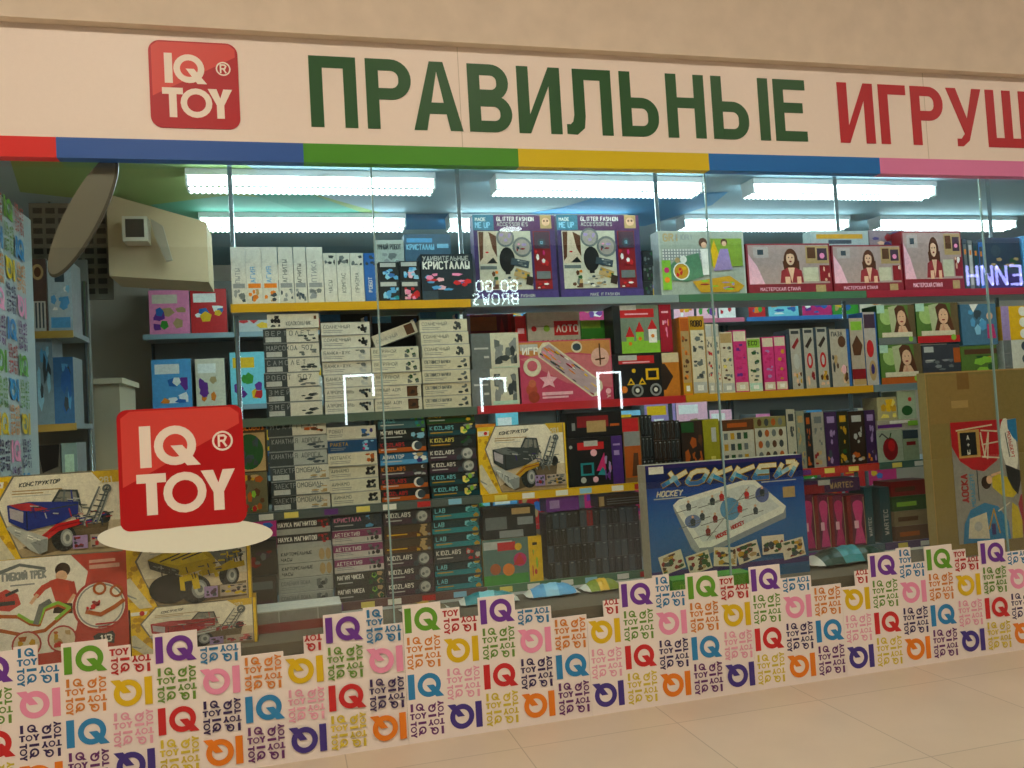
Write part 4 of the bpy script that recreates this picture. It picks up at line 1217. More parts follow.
            P([(80, 264), (205, 312), (200, 350), (88, 305)], 'dgrey'); beams(85, 270, (110, 42), (0, 32), 14, ['lgrey', 'mgrey', 'grey', 'smoke'], 22, .014)
            P([(330, 230), (350, 180), (440, 172), (470, 250), (380, 300)], 'mgrey'); Ln([(330, 232), (352, 182), (442, 174), (468, 250)], .03, 'smoke'); beams(330, 200, (130, -10), (10, 80), 34, [body, hood, 'smoke', 'lgrey', 'dgrey'], 30, .018)
            wheel(165, 400, 84, 66, False); wheel(270, 405, 62, 64)
            P([(205, 345), (280, 330), (290, 400), (262, 405), (255, 362), (225, 368), (228, 410), (208, 408)], body); Ln([(290, 330), (345, 300), (360, 345)], .05, body); Ln([(385, 300), (420, 280), (455, 300)], .04, body); beams(210, 300, (140, -20), (10, 40), 16, [body, hood, 'smoke', 'dgrey'], 26, .014)
        a.rect(.615, .07, .725, .23, 'lilac'); a.blobs(.625, .085, .715, .215, ['dred', 'slate', 'plum'], 7, r, .3); a.rect(.745, .07, .97, .23, hx('b8a898')); a.blobs(.755, .08, .96, .22, [body, hood, acc, 'dgrey', 'plum'], 16, r, .18)
    return f


pbox('building_set_box', 'white and yellow building set box with a grey off-road truck', 'box', 478.5, 567, 425, 492, 'S3', hx('d8a820'), truck('dgrey', 'mgrey', 'gold', 3), dep=.10, side='gold')
zb1 = U(595, 437, .457).z


def blackset(a):
    r = random.Random(8)
    a.rect(.18, .75, .66, .9, 'red'); a.rect(.30, .82, .55, .93, 'lgrey'); a.ell(.06, .82, .03, 'lgrey'); a.rect(.8, 0, 1, 1, hx('4a2a7a')); a.rect(.83, .8, .96, .84, 'lilac'); a.rect(.84, .6, .94, .7, 'lilac')
    a.rect(.22, .22, .46, .48, 'teal'); a.rect(.26, .26, .42, .44, 'black'); a.poly([(.5, .3), (.66, .68), (.68, .3)], 'mag'); a.ell(.47, .68, .06, 'lpink'); a.poly([(.52, .22), (.62, .38), (.70, .2)], 'teal')
    a.ell(.26, .13, .05, 'lgrey'); a.ell(.48, .13, .05, 'lpink'); a.blobs(.66, .1, .79, .6, ['purple', 'mag', 'lilac'], 8, r, .3)


bx('building_set_box', 'black shape set box with a purple end beside the grey truck box', 'box', U(568, 460, .457).x, U(623, 460, .457).x, SH['S3'] + .0003, zb1 - .0005, .457, .11, 'black', blackset, 'black')
pbox('building_set_box', 'black flat set box with a red label lying on the purple-ended one', 'box', 567, 622, 412, 437, zb1, 'black', lambda a: (a.rect(.18, .4, .75, .85, 'dred'), a.rect(.35, .2, .7, .65, 'tan'), a.rect(.08, .3, .14, .6, 'grey'), a.rect(.78, .4, .95, .5, 'dorange')), dep=.11)
pbox('toy_box', 'orange box with a red top beside the black shape set', 'box', 623.5, 641.5, 417, 482, 'S3', hx('7a5a3a'), lambda a: (a.rect(0, .78, .9, .98, 'red'), a.rect(.05, .08, .95, .56, 'dorange'), a.poly([(.4, .1), (.55, .45), (.8, .45), (.8, .1)], 'brown'), a.rect(.05, .56, .95, .78, 'grey')), dep=.11, side='black')


def slim(seed):
    def f(a):
        r = random.Random(seed)
        a.line([(.45, .12), (.6, .3), (.4, .5), (.58, .7), (.45, .9)], .04, hx('444c4e')); a.rect(.3, .86, .7, .93, r.choice(['mgrey', 'mgrey', 'grey'])); a.rect(.02, 0, .10, 1, 'dgrey')
    return f


NTH = ['first', 'second', 'third', 'fourth', 'fifth', 'sixth', 'seventh', 'eighth', 'ninth', 'tenth', 'eleventh', 'twelfth', 'thirteenth', 'fourteenth', 'fifteenth']
ROWN = ['top', 'second', 'third', 'bottom']


def slims(x0, x1, n, y0, y1, rows, shelf, where, cols=('smoke', 'black')):
    ym = (y0 + y1) / 2
    X0, X1 = U(x0, ym, .457).x, U(x1, ym, .457).x
    Z0, Z1 = SH[shelf], U((x0 + x1) / 2, y0, .457).z
    w, h = (X1 - X0) / n, (Z1 - Z0) / rows
    for j in range(rows):
        for i in range(n):
            jz = RND.uniform(0, .006)
            rn = ROWN[j] if j < rows - 1 else 'bottom'
            red = (n > 8 and j == 0 and i == 6)
            bx('slim_game_box', ('slim dark red' if red else 'slim black') + ' box, %s from left in the %s row %s' % (NTH[i], rn, where), 'box', X0 + i * w + .0008, X0 + (i + 1) * w - .0008, Z0 + (rows - 1 - j) * h + .0003, Z0 + (rows - j) * h - .0008 - (jz if j == 0 else 0), .457 + RND.uniform(0, .006), .11,
               'dred' if red else RND.choice(cols), slim(RND.randint(0, 9999)), 'black', group='slim black boxes ' + where)


slims(642, 653.5, 3, 414, 478, 3, 'S3', 'beside the orange box')
slims(654, 681, 6, 420, 476, 3, 'S3', 'over the hockey box', ('smoke', 'dbrown'))
pbox('toy_box', 'dark brown box between the slim black boxes and the olive one', 'box', 682, 703.5, 421, 470, 'S3', 'dbrown', lambda a: (a.rect(.0, .8, .6, .98, 'dgreen'), a.blobs(.1, .1, .95, .75, ['brown', 'dorange', 'dbrown'], 10, random.Random(2)),), dep=.13)
pbox('toy_box', 'olive yellow box standing above the hockey title', 'box', 704, 720, 419, 470, 'S3', hx('a09a20'), lambda a: (a.rect(.5, .6, .8, .85, 'lgrey'), a.rect(.4, .25, .7, .35, 'lyellow')), dep=.13)
for k in range(5):
    y0 = 405 + k * 11.2
    bx('domino_box', ['brown', 'white', 'white', 'white', 'red-titled white'][k] + ' flat box, %s in the domino stack beside the olive box' % ORD[k], 'box', U(721, 435, .457).x, U(754, 435, .457).x, SH['S3'] + (4 - k) * .0545 + .0003, SH['S3'] + (5 - k) * .0545 - .0004, .457, .12, 'brown' if k == 0 else hx('c8c4b0'),
       lambda a, k=k: ([a.rect(.08 + .2 * i, .2, .2 + .2 * i, .8, ['dgreen', 'mgrey', 'gold', 'dgrey'][(i + k) % 4]) for i in range(4)] if k not in (0, 4) else a.rect(.2, .3, .8, .7, 'dorange' if k == 0 else 'mag'),), 'tan')
    bx('domino_box', ['olive', 'white', 'white', 'pale', 'pale'][k] + ' flat box, %s in the animal domino stack' % ORD[k], 'box', U(755, 435, .457).x, U(786.5, 435, .457).x, SH['S3'] + (4 - k) * .0555 + .0003, SH['S3'] + (5 - k) * .0555 - .0004, .457, .12, hx('8a8450') if k == 0 else hx('c8c4b0'),
       lambda a, k=k: ([a.ell(.16 + .22 * i, .5, .07, ['brown', 'dgrey', 'dorange', 'mgrey'][(i + k) % 4], rv=.34) for i in range(4)],), 'tan')
vb3 = [(787.5, 796.5, 409, 'white upright box with an orange fox above the hockey box', hx('b8b4a0'), ['dgrey', 'orange']), (797, 805.5, 411, 'pale upright box beside the fox box', hx('8a9080'), ['tan', 'mgrey']), (806, 812, 413, 'slim dark upright box between two pale ones', 'smoke', ['dorange', 'slate']),
       (812.5, 825, 412, 'pale upright box with a red circle over the red rail', hx('a09c90'), ['mgrey', 'dred', 'tan']), (825.5, 838, 412, 'deep purple upright doll box, first of the dark row', 'dpurple', ['lilac', 'orange', 'slate']), (838.5, 849, 411, 'dark green upright box in the dark row', hx('2a2c1c'), ['gold', 'dgreen', 'mgrey']),
       (849.5, 865.5, 411, 'dark brown upright box with white letters in the dark row', 'dbrown', ['lgrey', 'dorange', 'tan']), (866, 876.5, 410, 'deep purple upright box at the end of the dark row', 'dpurple', ['lilac', 'orange', 'plum'])]
for x0, x1, y0, lab, fr, cols in vb3:
    pbox('toy_box', lab, 'box', x0, x1, y0, 467, 'S3', fr, lambda a, cols=cols, s=int(x0): (a.blobs(.1, .05, .9, .3, cols, 6, random.Random(s), .3), a.blobs(.2, .4, .8, .72, cols[:1], 5, random.Random(s + 1), .25), a.rect(.2, .8, .8, .92, cols[0])), dep=.15, side='slate')
zf = U(890, 420, .457).z
zs = U(890, 430, .457).z
pbox('puzzle_box', 'apple picture box standing on the third shelf', 'box', 877.5, 903, 430, 462, 'S3', hx('a8b4a0'), lambda a: (a.ell(.5, .4, .3, 'dred', rv=.36), a.ell(.55, .5, .14, 'red', rv=.18), a.line([(.45, .72), (.2, .9), (.1, .8)], .04, 'dgrey'), a.line([(.5, .75), (.56, .9)], .04, 'dgreen')), dep=.12)
pbox('puzzle_box', 'pale green box beside the apple picture', 'box', 903.5, 919, 430, 462, 'S3', hx('9aa888'), lambda a: (a.rect(0, .72, 1, 1, 'slate'), a.rect(.2, .5, .8, .62, 'dred')), dep=.12)
bx('puzzle_box', 'flat purple-striped box lying on the apple picture box', 'box', U(877.5, 425, .457).x, U(918, 425, .457).x, zs + .001, zf - .0004, .457, .12, hx('b0a898'), lambda a: (a.rect(0, .2, .6, .55, 'purple'), a.rect(.3, .6, .8, .9, 'white'), a.rect(.75, .3, 1, .8, 'lgreen')))
pbox('puzzle_box', 'yellow flower picture box above the apple picture', 'box', 877.5, 897, 397, 420, zf, hx('b0a880'), lambda a: (a.blobs(.1, .1, .95, .9, ['gold', 'yellow', 'dorange', 'lyellow'], 9, random.Random(3), .3),), dep=.12)
pbox('puzzle_box', 'pale box with a green bird beside the yellow flowers', 'box', 897.5, 916, 391, 420, zf, hx('a8b89c'), lambda a: (a.ell(.5, .3, .3, 'dgreen', rv=.18), a.ell(.68, .7, .1, 'red')), dep=.12)

# ---- fourth shelf
pl = ('purple-striped white', SCI, hx('cfc8c0'), kit('ДЕТЕКТИВ', 'white', ('dgrey', 'mgrey', 'black'), 41, bar=hx('8a3a68')), 'plum')
mg = ('dark green', SCI, hx('34382e'), dark('МАГИЯ ЧИСЕЛ', 'white', None, kind='x', cols=('lgreen', 'tan', 'dgreen'), seed=9), 'black')
f1, f2, f3, f4 = ['the %s stack of the fourth shelf' % s for s in ('magnet', 'purple-striped', 'moon', 'teal')]
stack(f1, 278, 333, 519, 609, 'S4', [('black and grey magnet', SCI, hx('aeb0aa'), lambda a: (a.rect(0, .4, 1, 1, 'smoke'), a.text('НАУКА МАГНИТОВ', .03, .55, .28, 'white', .2, fit=.75), a.blobs(.76, .3, .96, .9, ['red', 'dred', 'brown'], 6, random.Random(1), .3)), 'dgrey')] * 2 +
      [('grey potato-clock', SCI, hx('b4b4aa'), lambda a: (a.text('КАРТОФЕЛЬНЫЕ', .06, .58, .2, 'dgrey', .22, fit=.58), a.text('ЧАСЫ', .06, .2, .2, 'dgrey', .22), a.ell(.81, .5, .055, 'tan', rv=.4), a.ell(.93, .5, .05, 'tan', rv=.4), a.rect(0, 0, 1, .04, 'mgrey')), 'grey')] * 2 + [('grey salt-water', SCI, hx('a4a8a2'), kit('СОЛЕНАЯ ВОДА', 'mgrey', ('dgrey', 'mgrey'), 43, 9), 'grey')] * 2)
stack(f2, 333.5, 384, 514.5, 602, 'S4', [('dark pink-titled', SCI, hx('2c3a44'), dark('КРИСТАЛЛ', 'pink', None, kind='x', cols=('slate', 'lblue', 'dgrey'), seed=11), 'black')] + [pl] * 3 + [mg] * 2)
ye = ('brown yellow-lined', SCI, hx('4c4030'), dark('', 'gold', 'brown', kind='x', cols=('tan', 'gold', 'grey'), seed=12, sub='yellow'), 'black')
stack(f3, 384.5, 433, 510, 595, 'S4', [tg, ye, ye, tg, tg, tg])
te = ('teal and black', SCI, hx('1c3a40'), dark('LAB', 'cyan', 'teal', kind='x', cols=('cyan', 'gold', 'teal'), seed=13, sub='gold'), 'black')
stack(f4, 433.5, 481.5, 505, 588, 'S4', [te, te, te, ('grey white-titled', SCI, hx('3c4448'), dark('KIDZLABS', 'white', None, kind='x', cols=('lgrey', 'red', 'slate'), seed=14), 'black'), te, te])
pbox('toy_box', 'dark box leaning in shade beside the magnet stack, upper one', 'box', 238, 277, 541, 576, U(262, 576, .457).z, hx('3c3a34'), lambda a: (a.rect(0, .75, 1, 1, 'smoke'), a.blobs(.3, .2, .95, .7, ['dred', 'mgrey', 'plum'], 8, random.Random(5))), dep=.12)
z2 = U(262, 576.4, .457).z
bx('toy_box', 'dark box with a grey plate beside the magnet stack, lower one', 'box', U(239, 595, .457).x, U(277, 595, .457).x, SH['S4'] + .0003, z2 - .001, .457, .12, hx('403c34'), lambda a: (a.rect(.3, .62, .9, .85, 'mgrey'), a.rect(.1, .1, .9, .3, 'plum')))
za = U(505, 538.5, .457).z
pbox('building_set_box', 'black box with grey tags lying over the green flower set', 'box', 482.5, 536, 507, 538, za, 'smoke', lambda a: (a.rect(.05, .3, .45, .7, 'mgrey'), a.rect(.55, .75, .9, .95, 'tan'), a.rect(.65, .4, .95, .65, 'grey'), a.rect(.3, .02, .75, .25, 'grey')), dep=.12, side='black')
bx('building_set_box', 'green set box with magnetic flowers and a yellow end', 'box', U(483, 560, .457).x, U(542.5, 560, .457).x, SH['S4'] + .0003, za - .0006, .457, .12, hx('5a7a70'),
   lambda a: (a.rect(0, 0, .75, .22, 'green'), a.rect(.02, .78, .5, .95, 'lgrey'), a.rect(.25, .74, .55, .92, 'red'), a.ell(.6, .8, .06, 'yellow'), a.ell(.2, .35, .09, 'dorange'), a.ell(.42, .32, .1, 'orange'), a.ell(.62, .52, .11, 'mag'), a.poly([(.5, .4), (.62, .66), (.7, .42)], 'red'), a.rect(.77, 0, 1, 1, 'yellow'), a.blobs(.82, .1, .94, .7, ['red', 'orange', 'lgreen'], 6, random.Random(8)), a.rect(.84, .8, .92, .86, 'black')), 'gold')
slims(547, 641, 14, 509, 577, 4, 'S4', 'under the yellow rail', ('smoke', 'slate', 'black'))
zt = U(594, 508.5, .457).z
pbox('game_box', 'flat purple box lying above the slim black boxes', 'box', 546, 579, 495, 508, zt + .001, 'purple', lambda a: (a.rect(.1, .2, .4, .7, 'lilac'),), dep=.11)
pbox('game_box', 'flat dark box lying above the slim black boxes, beside the purple one', 'box', 598, 641, 494, 507, zt + .001, 'dbrown', lambda a: (a.rect(.02, .1, .14, .9, 'tan'), [a.rect(.2, .2 + .2 * k, .95, .28 + .2 * k, 'mgrey') for k in range(3)]), dep=.11)


def doll(pk, seed):
    def f(a):
        r = random.Random(seed)
        a.rect(.0, .0, .22, 1, 'dred'); a.ell(.6, .80, .3, pk, rv=.10); a.poly([(.3, .75), (.9, .75), (.75, .42), (.95, .05), (.3, .05), (.5, .42)], pk); a.line([(.95, .95), (.98, .4), (.96, .03)], .015, 'tan')
        a.rect(.35, .35, .6, .5, 'lpink')
    return f


for k, (x0, x1) in enumerate(((798, 815), (815.5, 830), (830.5, 845), (848, 865.5))):
    pbox('doll_box', 'upright pink doll box, %s from the hockey box' % NTH[k], 'box', x0, x1, 495, 546, 'S4', hx('6a1e40'), doll('hot' if k % 2 else 'mag', k), dep=.13, side='dred', group='pink doll boxes')
for k, (x0, x1) in enumerate(((866, 873.5), (881, 891))):
    pbox('toy_box', ['slim dark teal upright box touching the pink dolls', 'dark teal upright box with pale vertical letters'][k], 'box', x0, x1, 487, 546, 'S4', 'dteal', lambda a: (a.push(.5, .5, a.H * .7, a.W * .5, 90), a.text('WARTEC', 0, .1, .8, 'lgrey', .2, fit=1), a.pop()), dep=.13)
zl = U(840, 494.5, .457).z
bx('toy_box', 'dark box with pale letters lying flat on the pink doll boxes', 'box', U(800, 487, .457).x, U(860, 487, .457).x, zl + .015, U(835, 480, .457).z + .005, .457, .13, 'dpurple', lambda a: (a.rect(0, 0, .4, .7, 'dred'), a.rect(.3, .6, .5, 1, 'lgrey'), a.text('WARTEC', .5, .3, .4, 'tan', .2, fit=.4)))
for k in range(4):
    z0 = SH['S4'] + .0003 if k == 0 else z0 + .078
    bx('toy_box', ['reddish brown', 'tan', 'dark green', 'wine red'][k] + ' flat box in the dim stack beside the brown carton', 'box', U(894, 510, .457).x, U(926, 510, .457).x + .05, z0, z0 + .0775, .457 + .004 * k, .14, [hx('6a4a38'), hx('8a7a5a'), 'dgreen', 'dred'][k], lambda a, k=k: (a.rect(.1, .3, .6, .6, ['dorange', 'brown', 'lgreen', 'brown'][k]),))

# ------------------------------------------------------------------ window display in front of the shelves
def race(a):
    r = random.Random(4)
    a.rect(0, 0, 1, 1, hx('f6efe4'))
    a.rect(0, 0, 1, .08, hx('c8463a'))
    a.push(.5, .535, a.W, a.H * .93)
    a.poly([(.60, 1), (1, 1), (1, 0), (.0, 0), (.0, .05), (.45, .06), (.62, .25), (.66, .5), (.72, .82)], hx('c8463a'))
    a.ell(.80, .47, .20, hx('b83a34'), n=28); a.ell(.80, .47, .18, hx('f4ece0'), n=28); a.ring(.80, .47, .172, .160, 'grey')
    a.text('ГИБКИЙ ТРЕК', .12, .80, .07, 'grey', .26, fit=.32); a.rect(.17, .74, .34, .755, 'grey'); a.poly([(.09, .86), (.24, .93), (.42, .87), (.42, .90), (.24, .96), (.09, .90)], 'mgrey')
    a.rect(.73, .84, .95, .88, hx('e8b0a0')); a.rect(.73, .90, .92, .93, hx('e8b0a0'))
    a.ell(.54, .86, .055, 'dbrown'); a.ell(.53, .80, .042, 'skin'); a.poly([(.44, .76), (.50, .78), (.60, .74), (.62, .58), (.56, .50), (.48, .56)], hx('c8402e')); a.line([(.47, .74), (.40, .70), (.35, .63)], .055, hx('c8402e')); a.line([(.355, .635), (.31, .56)], .032, 'skin'); a.line([(.60, .72), (.615, .60)], .055, hx('b8362a')); a.line([(.615, .60), (.56, .50)], .03, 'skin'); a.poly([(.48, .54), (.60, .52), (.60, .42), (.46, .44)], 'dbrown')
    for u, v, ru, rv in ((.12, .40, .12, .09), (.34, .42, .13, .10), (.52, .46, .09, .06)):
        pass
    tr = [(0, .40), (.10, .46), (.22, .44), (.30, .36), (.36, .34), (.40, .48), (.50, .52), (.58, .46), (.48, .36), (.40, .28), (.24, .26), (.10, .32), (0, .34)]
    a.line(tr, .035, 'dorange'); a.line([(u, v + .02) for u, v in tr[2:9]], .03, 'lgreen'); a.line([(.34, .36), (.38, .52), (.44, .56)], .05, 'mgrey')
    a.poly([(.05, .60), (.08, .68), (.14, .72), (.22, .66), (.24, .56), (.16, .50), (.08, .52)], hx('c8403a')); a.rect(.08, .56, .2, .60, 'dgrey'); a.line([(.14, .66), (.22, .70)], .03, 'dgrey')
    for u, v in ((.03, .16), (.27, .16), (.52, .18)):
        a.ell(u, v, .105 if u > .1 else .03, hx('b8403a')); a.ell(u, v, .092 if u > .1 else .02, hx('e0d0b8'))
        if u > .1: a.blobs(u - .06, v - .08, u + .06, v + .08, ['dorange', 'red', 'tan', 'gold'], 8, r, .3)
    for u, v in ((.80, .64), (.92, .60)):
        a.ring(u, v, .05, .032, 'dorange', n=14)
    a.blobs(.70, .44, .80, .56, ['red', 'dred', 'mgrey'], 6, r, .3); a.line([(.70, .42), (.80, .38), (.90, .44), (.97, .50)], .04, 'dorange'); a.rect(.76, .28, .92, .295, 'red'); a.rect(.78, .25, .90, .262, 'red')
    a.poly([(.74, .17), (.78, .20), (.83, .19), (.88, .21), (.90, .17), (.89, .08), (.84, .10), (.79, .06), (.76, .10)], 'dgrey'); a.text('113', .79, .11, .06, 'white', .22)
    a.pop()


def facebox(name, label, x0, x1, y0, z0, Yf, dep, front, art, side, group=None, tagp=None, z1=None, ym=None, **kw):
    xm = (x0 + x1) / 2
    ym = ym or y0 + 40
    X0, X1 = U(x0, ym, Yf).x, U(x1, ym, Yf).x
    Z1 = z1 if z1 else U(xm, y0, Yf).z
    return bx(name, label, 'box', X0, X1, z0 + .0003, Z1, Yf, dep, front, art, side, group=group, tagp=tagp, **kw), Z1


_, z1 = facebox('race_track_box', 'white and red box of a flexible toy race track with a boy', -14, 128, 556, LEDGE, .10, .11, hx('c8463a'), race, 'dred', ym=605)
facebox('building_set_box', 'yellow building set box with a red and blue truck, on the race track box', -14, 124.5, 474, z1, .10, .11, hx('d8a820'), truck(hx('28388c'), hx('b8343a'), 'red', 5), 'gold', 'truck building sets', ym=515)
_, z1 = facebox('building_set_box', 'yellow building set box with a red truck, mostly hidden by the lettered board', 131, 257, 604, LEDGE, .10, .10, hx('d8a820'), truck(hx('a82c38'), hx('c05058'), 'lgrey', 6), 'gold', 'truck building sets', z1=U(190, 604, .10).z, ym=630)
facebox('building_set_box', 'yellow building set box with a yellow jeep, under the pale sticker disc', 126, 250.5, 534, z1, .10, .10, hx('d8a820'), truck(hx('d0b010'), hx('e8cc30'), 'smoke', 7, True), 'gold', 'truck building sets', ym=570)


def hockey(a):
    r = random.Random(12)
    n = 16
    for k in range(n):
        t = k / (n - 1)
        if t < .2: c = [.012 + .004 * t, .03, .16]
        else: c = [.012, .05 + .16 * math.sin(min(1, (t - .1) / .5) * 1.57) * (1 if t < .7 else (1.9 - t) / 1.2), .30 + .18 * math.sin(t * 3.1)]
        c = [c[0] * .4, c[1] * .62, c[2] * .85]
        a.raw([a.m(0, 1 - k / n), a.m(1, 1 - k / n), a.m(1, 1 - (k + 1) / n), a.m(0, 1 - (k + 1) / n)], (c[0], c[1], c[2], 1))
    a.k += 1
    a.push(.5, .545, a.W, a.H * .91)
    a.rect(0, .965, 1, 1, 'navy'); a.rect(0, 0, 1, .05, 'navy')
    # title with a blue foot
    for col, w, lo in (('dbrown', .46, None), ('gold', .38, None), ('grad', .29, 1)):
        u = .10
        for ch in 'ХОККЕЙ':
            for stx in GL[ch]:
                P = [(u + x / 4 * .098 + .05 * y / 6, .812 + y / 6 * .108) for x, y in stx]
                if col != 'grad':
                    a.line(P, w * .13, col, 0)
                else:
                    for (p, q) in zip(P, P[1:]):
                        m = 6
                        for j in range(m):
                            s0, s1 = j / m, (j + 1) / m
                            pa = (p[0] + (q[0] - p[0]) * s0, p[1] + (q[1] - p[1]) * s0); pb = (p[0] + (q[0] - p[0]) * s1, p[1] + (q[1] - p[1]) * s1)
                            t = ((pa[1] + pb[1]) / 2 - .805) / .115
                            cc = hx('f0e6c0') if t > .62 else hx('9ac8dc') if t > .42 else hx('3a9cd0') if t > .2 else hx('2a70b8')
                            a.line([pa, pb], w * .13, cc, 0)
            u += .143
        a.k += 1
    a.text('HOCKEY', .06, .715, .045, 'cream', .26, fit=.20, slant=.3); a.rect(.04, .69, .24, .70, 'lgrey'); a.rect(.72, .765, .95, .775, 'lgrey')
    a.rect(.02, .92, .11, .985, 'white')
    # rink
    a.poly([(.155, .60), (.19, .665), (.60, .795), (.68, .79), (.87, .52), (.865, .42), (.80, .39), (.36, .165), (.29, .165), (.25, .23)], hx('8e9aa4'))
    a.poly([(.155, .63), (.19, .675), (.60, .80), (.68, .795), (.87, .53), (.85, .47), (.38, .225), (.30, .225)], hx('f0f2ea')); a.poly([(.19, .62), (.60, .76), (.67, .755), (.83, .53), (.37, .28), (.32, .28)], hx('d8e0e0'))
    a.poly([(.155, .63), (.30, .225), (.30, .165), (.25, .24), (.16, .58)], hx('a8b0b4'))
    a.ell(.51, .55, .065, hx('5a9ac8'), rot=-8); a.ell(.27, .47, .05, hx('7088b8'), rv=.06); a.ell(.72, .655, .045, hx('5a6aa0')); a.line([(.35, .29), (.64, .74)], .008, 'grey')
    for u, v in ((.25, .60), (.40, .63), (.46, .66), (.62, .66), (.57, .54), (.33, .50), (.41, .47), (.67, .51), (.36, .36), (.27, .46), (.72, .67)):
        cc = r.choice(['dred', 'slate', 'red'])
        a.poly([(u - .012, v - .03), (u - .016, v + .02), (u, v + .045), (u + .016, v + .02), (u + .012, v - .03)], cc); a.ell(u, v + .05, .008, 'skin')
        a.line([(u - .09, v - .045), (u + .05, v)], .006, 'mgrey')
    a.push(.45, .33, a.W * .09, a.H * .04, 18); a.text('HOCKEY', 0, .1, .8, 'red', .26, fit=1); a.pop()
    a.push(.55, .40, a.W * .09, a.H * .04, 18); a.text('HOCKEY', 0, .1, .8, 'red', .26, fit=1); a.pop()
    a.rect(.855, .61, .935, .71, 'tan')
    for u, v, rt in ((.125, .125, 14), (.29, .10, 12), (.455, .125, -5), (.60, .145, 12), (.765, .19, 0), (.895, .135, 8)):
        a.push(u, v, a.W * .145, a.H * .17, rt); a.rect(0, 0, 1, 1, hx('e4dac6')); a.blobs(.05, .08, .95, .92, ['brown', 'slate', 'dred', 'gold', 'dgreen', 'tan'], 16, r, .22); a.pop()
    a.pop()


HX0, HX1 = U(648, 515, .20).x, U(806, 515, .20).x
o = bx('hockey_game_box', 'large blue table hockey game box with a white rink', 'box', HX0, HX1, LEDGE + .0003, U(725, 460, .20).z, .20, .09, 'navy', hockey, hx('b8ae98'), tagp=None)
# green carton lying before the hockey box and flat things on the plinth
bx('toy_box', 'bright green box lying on the plinth in front of the hockey box', 'box', U(672, 580, .07).x, U(752, 580, .07).x, LEDGE + .0003, LEDGE + .058, .07, .10, hx('5aa022'), lambda a: (a.text('ПОДАРОК', .1, .3, .3, 'lgreen', .24, fit=.8), a.rect(0, .9, 1, 1, 'green')), 'green')
p0, p1 = U(254, 630, .24), U(342, 615, .24)
bx('toy_box', 'flat red box under the white-topped flat one on the plinth', 'box', p0.x, p1.x, LEDGE + .0003, LEDGE + .035, .22, .18, hx('8a3a34'), lambda a: (a.rect(.05, .2, .4, .8, 'dred'),), 'dred', 'dred')
bx('toy_box', 'flat grey box with a white top on the red flat box', 'box', p0.x, p1.x, LEDGE + .0357, LEDGE + .085, .23, .17, hx('8c8c88'), lambda a: (a.rect(.28, 0, .29, 1, 'lgrey'), a.rect(.72, 0, .73, 1, 'lgrey'), a.rect(0, .9, 1, 1, 'lgrey')), 'grey', hx('e0dcd0'))


def pillow_bag(name, label, X, Y, w, d, h, col, band, rz=0):
    """soft flat packet with pinched ends"""
    b = MB()
    n, m = 12, 8
    P = [[None] * (m + 1) for _ in range(n + 1)]
    for i in range(n + 1):
        for j in range(m + 1):
            u, v = i / n, j / m
            k = (math.sin(math.pi * u) ** .5) * (math.sin(math.pi * v) ** .7)
            P[i][j] = ((u - .5) * w, (v - .5) * d * (.92 + .08 * math.sin(math.pi * u)), k)
    for s in (0, 1):
        for i in range(n):
            for j in range(m):
                q = [P[i][j], P[i + 1][j], P[i + 1][j + 1], P[i][j + 1]]
                pts = [(x, y, h * (.22 + .78 * k + .05 * math.sin(9 * x / w * 3 + 7 * y / d)) if s else h * .22 * (1 - k)) for x, y, k in q]
                c = band if 4 <= i <= 6 else ('white' if i in (0, n - 1) else col)
                b.face(pts if s else pts[::-1], c, True)
    o = b.build(name, 'plastic', None, (X, Y, LEDGE + .0005), (0, 0, rz))
    return tag(o, label, 'packet', 'soft packets on the plinth')


for k, (x, y, w, d, h, c1, c2) in enumerate(((490, 612, .26, .12, .055, 'teal', 'cyan'), (553, 607, .24, .12, .06, 'lblue', 'sky'), (603, 606, .18, .12, .055, hx('8a9a2a'), 'yellow'), (425, 622, .20, .12, .04, hx('6a5a3a'), 'gold'))):
    p = U(x, y, .30)
    pillow_bag('toy_packet', ['soft teal packet lying below the teal kit stack', 'shiny pale blue packet lying below the yellow-ended green set', 'olive and yellow packet lying below the slim black boxes', 'brown packet lying below the moon kit stack'][k], p.x, .31, w, d, h, c1, c2, .1 * (k - 1))
p = U(850, 563, .3)
pillow_bag('toy_packet', 'dark green glossy packet below the pink doll boxes', p.x - .02, .30, .46, .18, .085, hx('0e3a2c'), 'teal', .1)

# brown carton with a printed panel
cx0, cx1 = U(931, 460, .14).x, U(931, 460, .14).x + .72
cz1 = U(965, 371, .14).z
b = MB()
W, H = cx1 - cx0, cz1 - LEDGE
b.box(0, W, 0, .055, 0, H, hx('937f4c'), hx('a58e58'), hx('937f4c'))
a = Art(W, H)
a.rect(0, .992, 1, 1, hx('b8945c')); a.rect(0.0, 0, .006, 1, hx('b8945c')); a.rect(.02, .72, .55, .98, hx('9c804c')); a.rect(.26, .90, .36, .99, hx('8a683a')); a.rect(.2, .80, .34, .84, hx('b8965c'))
b.art(a, (0, 0, 0), step=.00003)
cart = b.build('carton', 'kraft', None, (cx0, .14, LEDGE + .0003))
tag(cart, 'large plain brown carton with a printed easel panel on its front', 'carton')
pw, ph = .40, .60
pa = Art(pw, ph)
pa.rect(0, 0, 1, 1, hx('9a9892'))
pa.poly([(0, 1), (.80, 1), (.78, .82), (.66, .66), (.45, .58), (.28, .60), (.1, .68), (0, .8)], hx('c01c26'))
pa.line([(.08, .93), (.62, .96)], .012, 'cream'); pa.rect(.10, .70, .42, .93, hx('c8a058')); pa.rect(.13, .72, .37, .91, 'black')
for k, ch in enumerate('А+Ы'):
    pa.text(ch, .23, .85 - .06 * k, .035, 'white', .2)
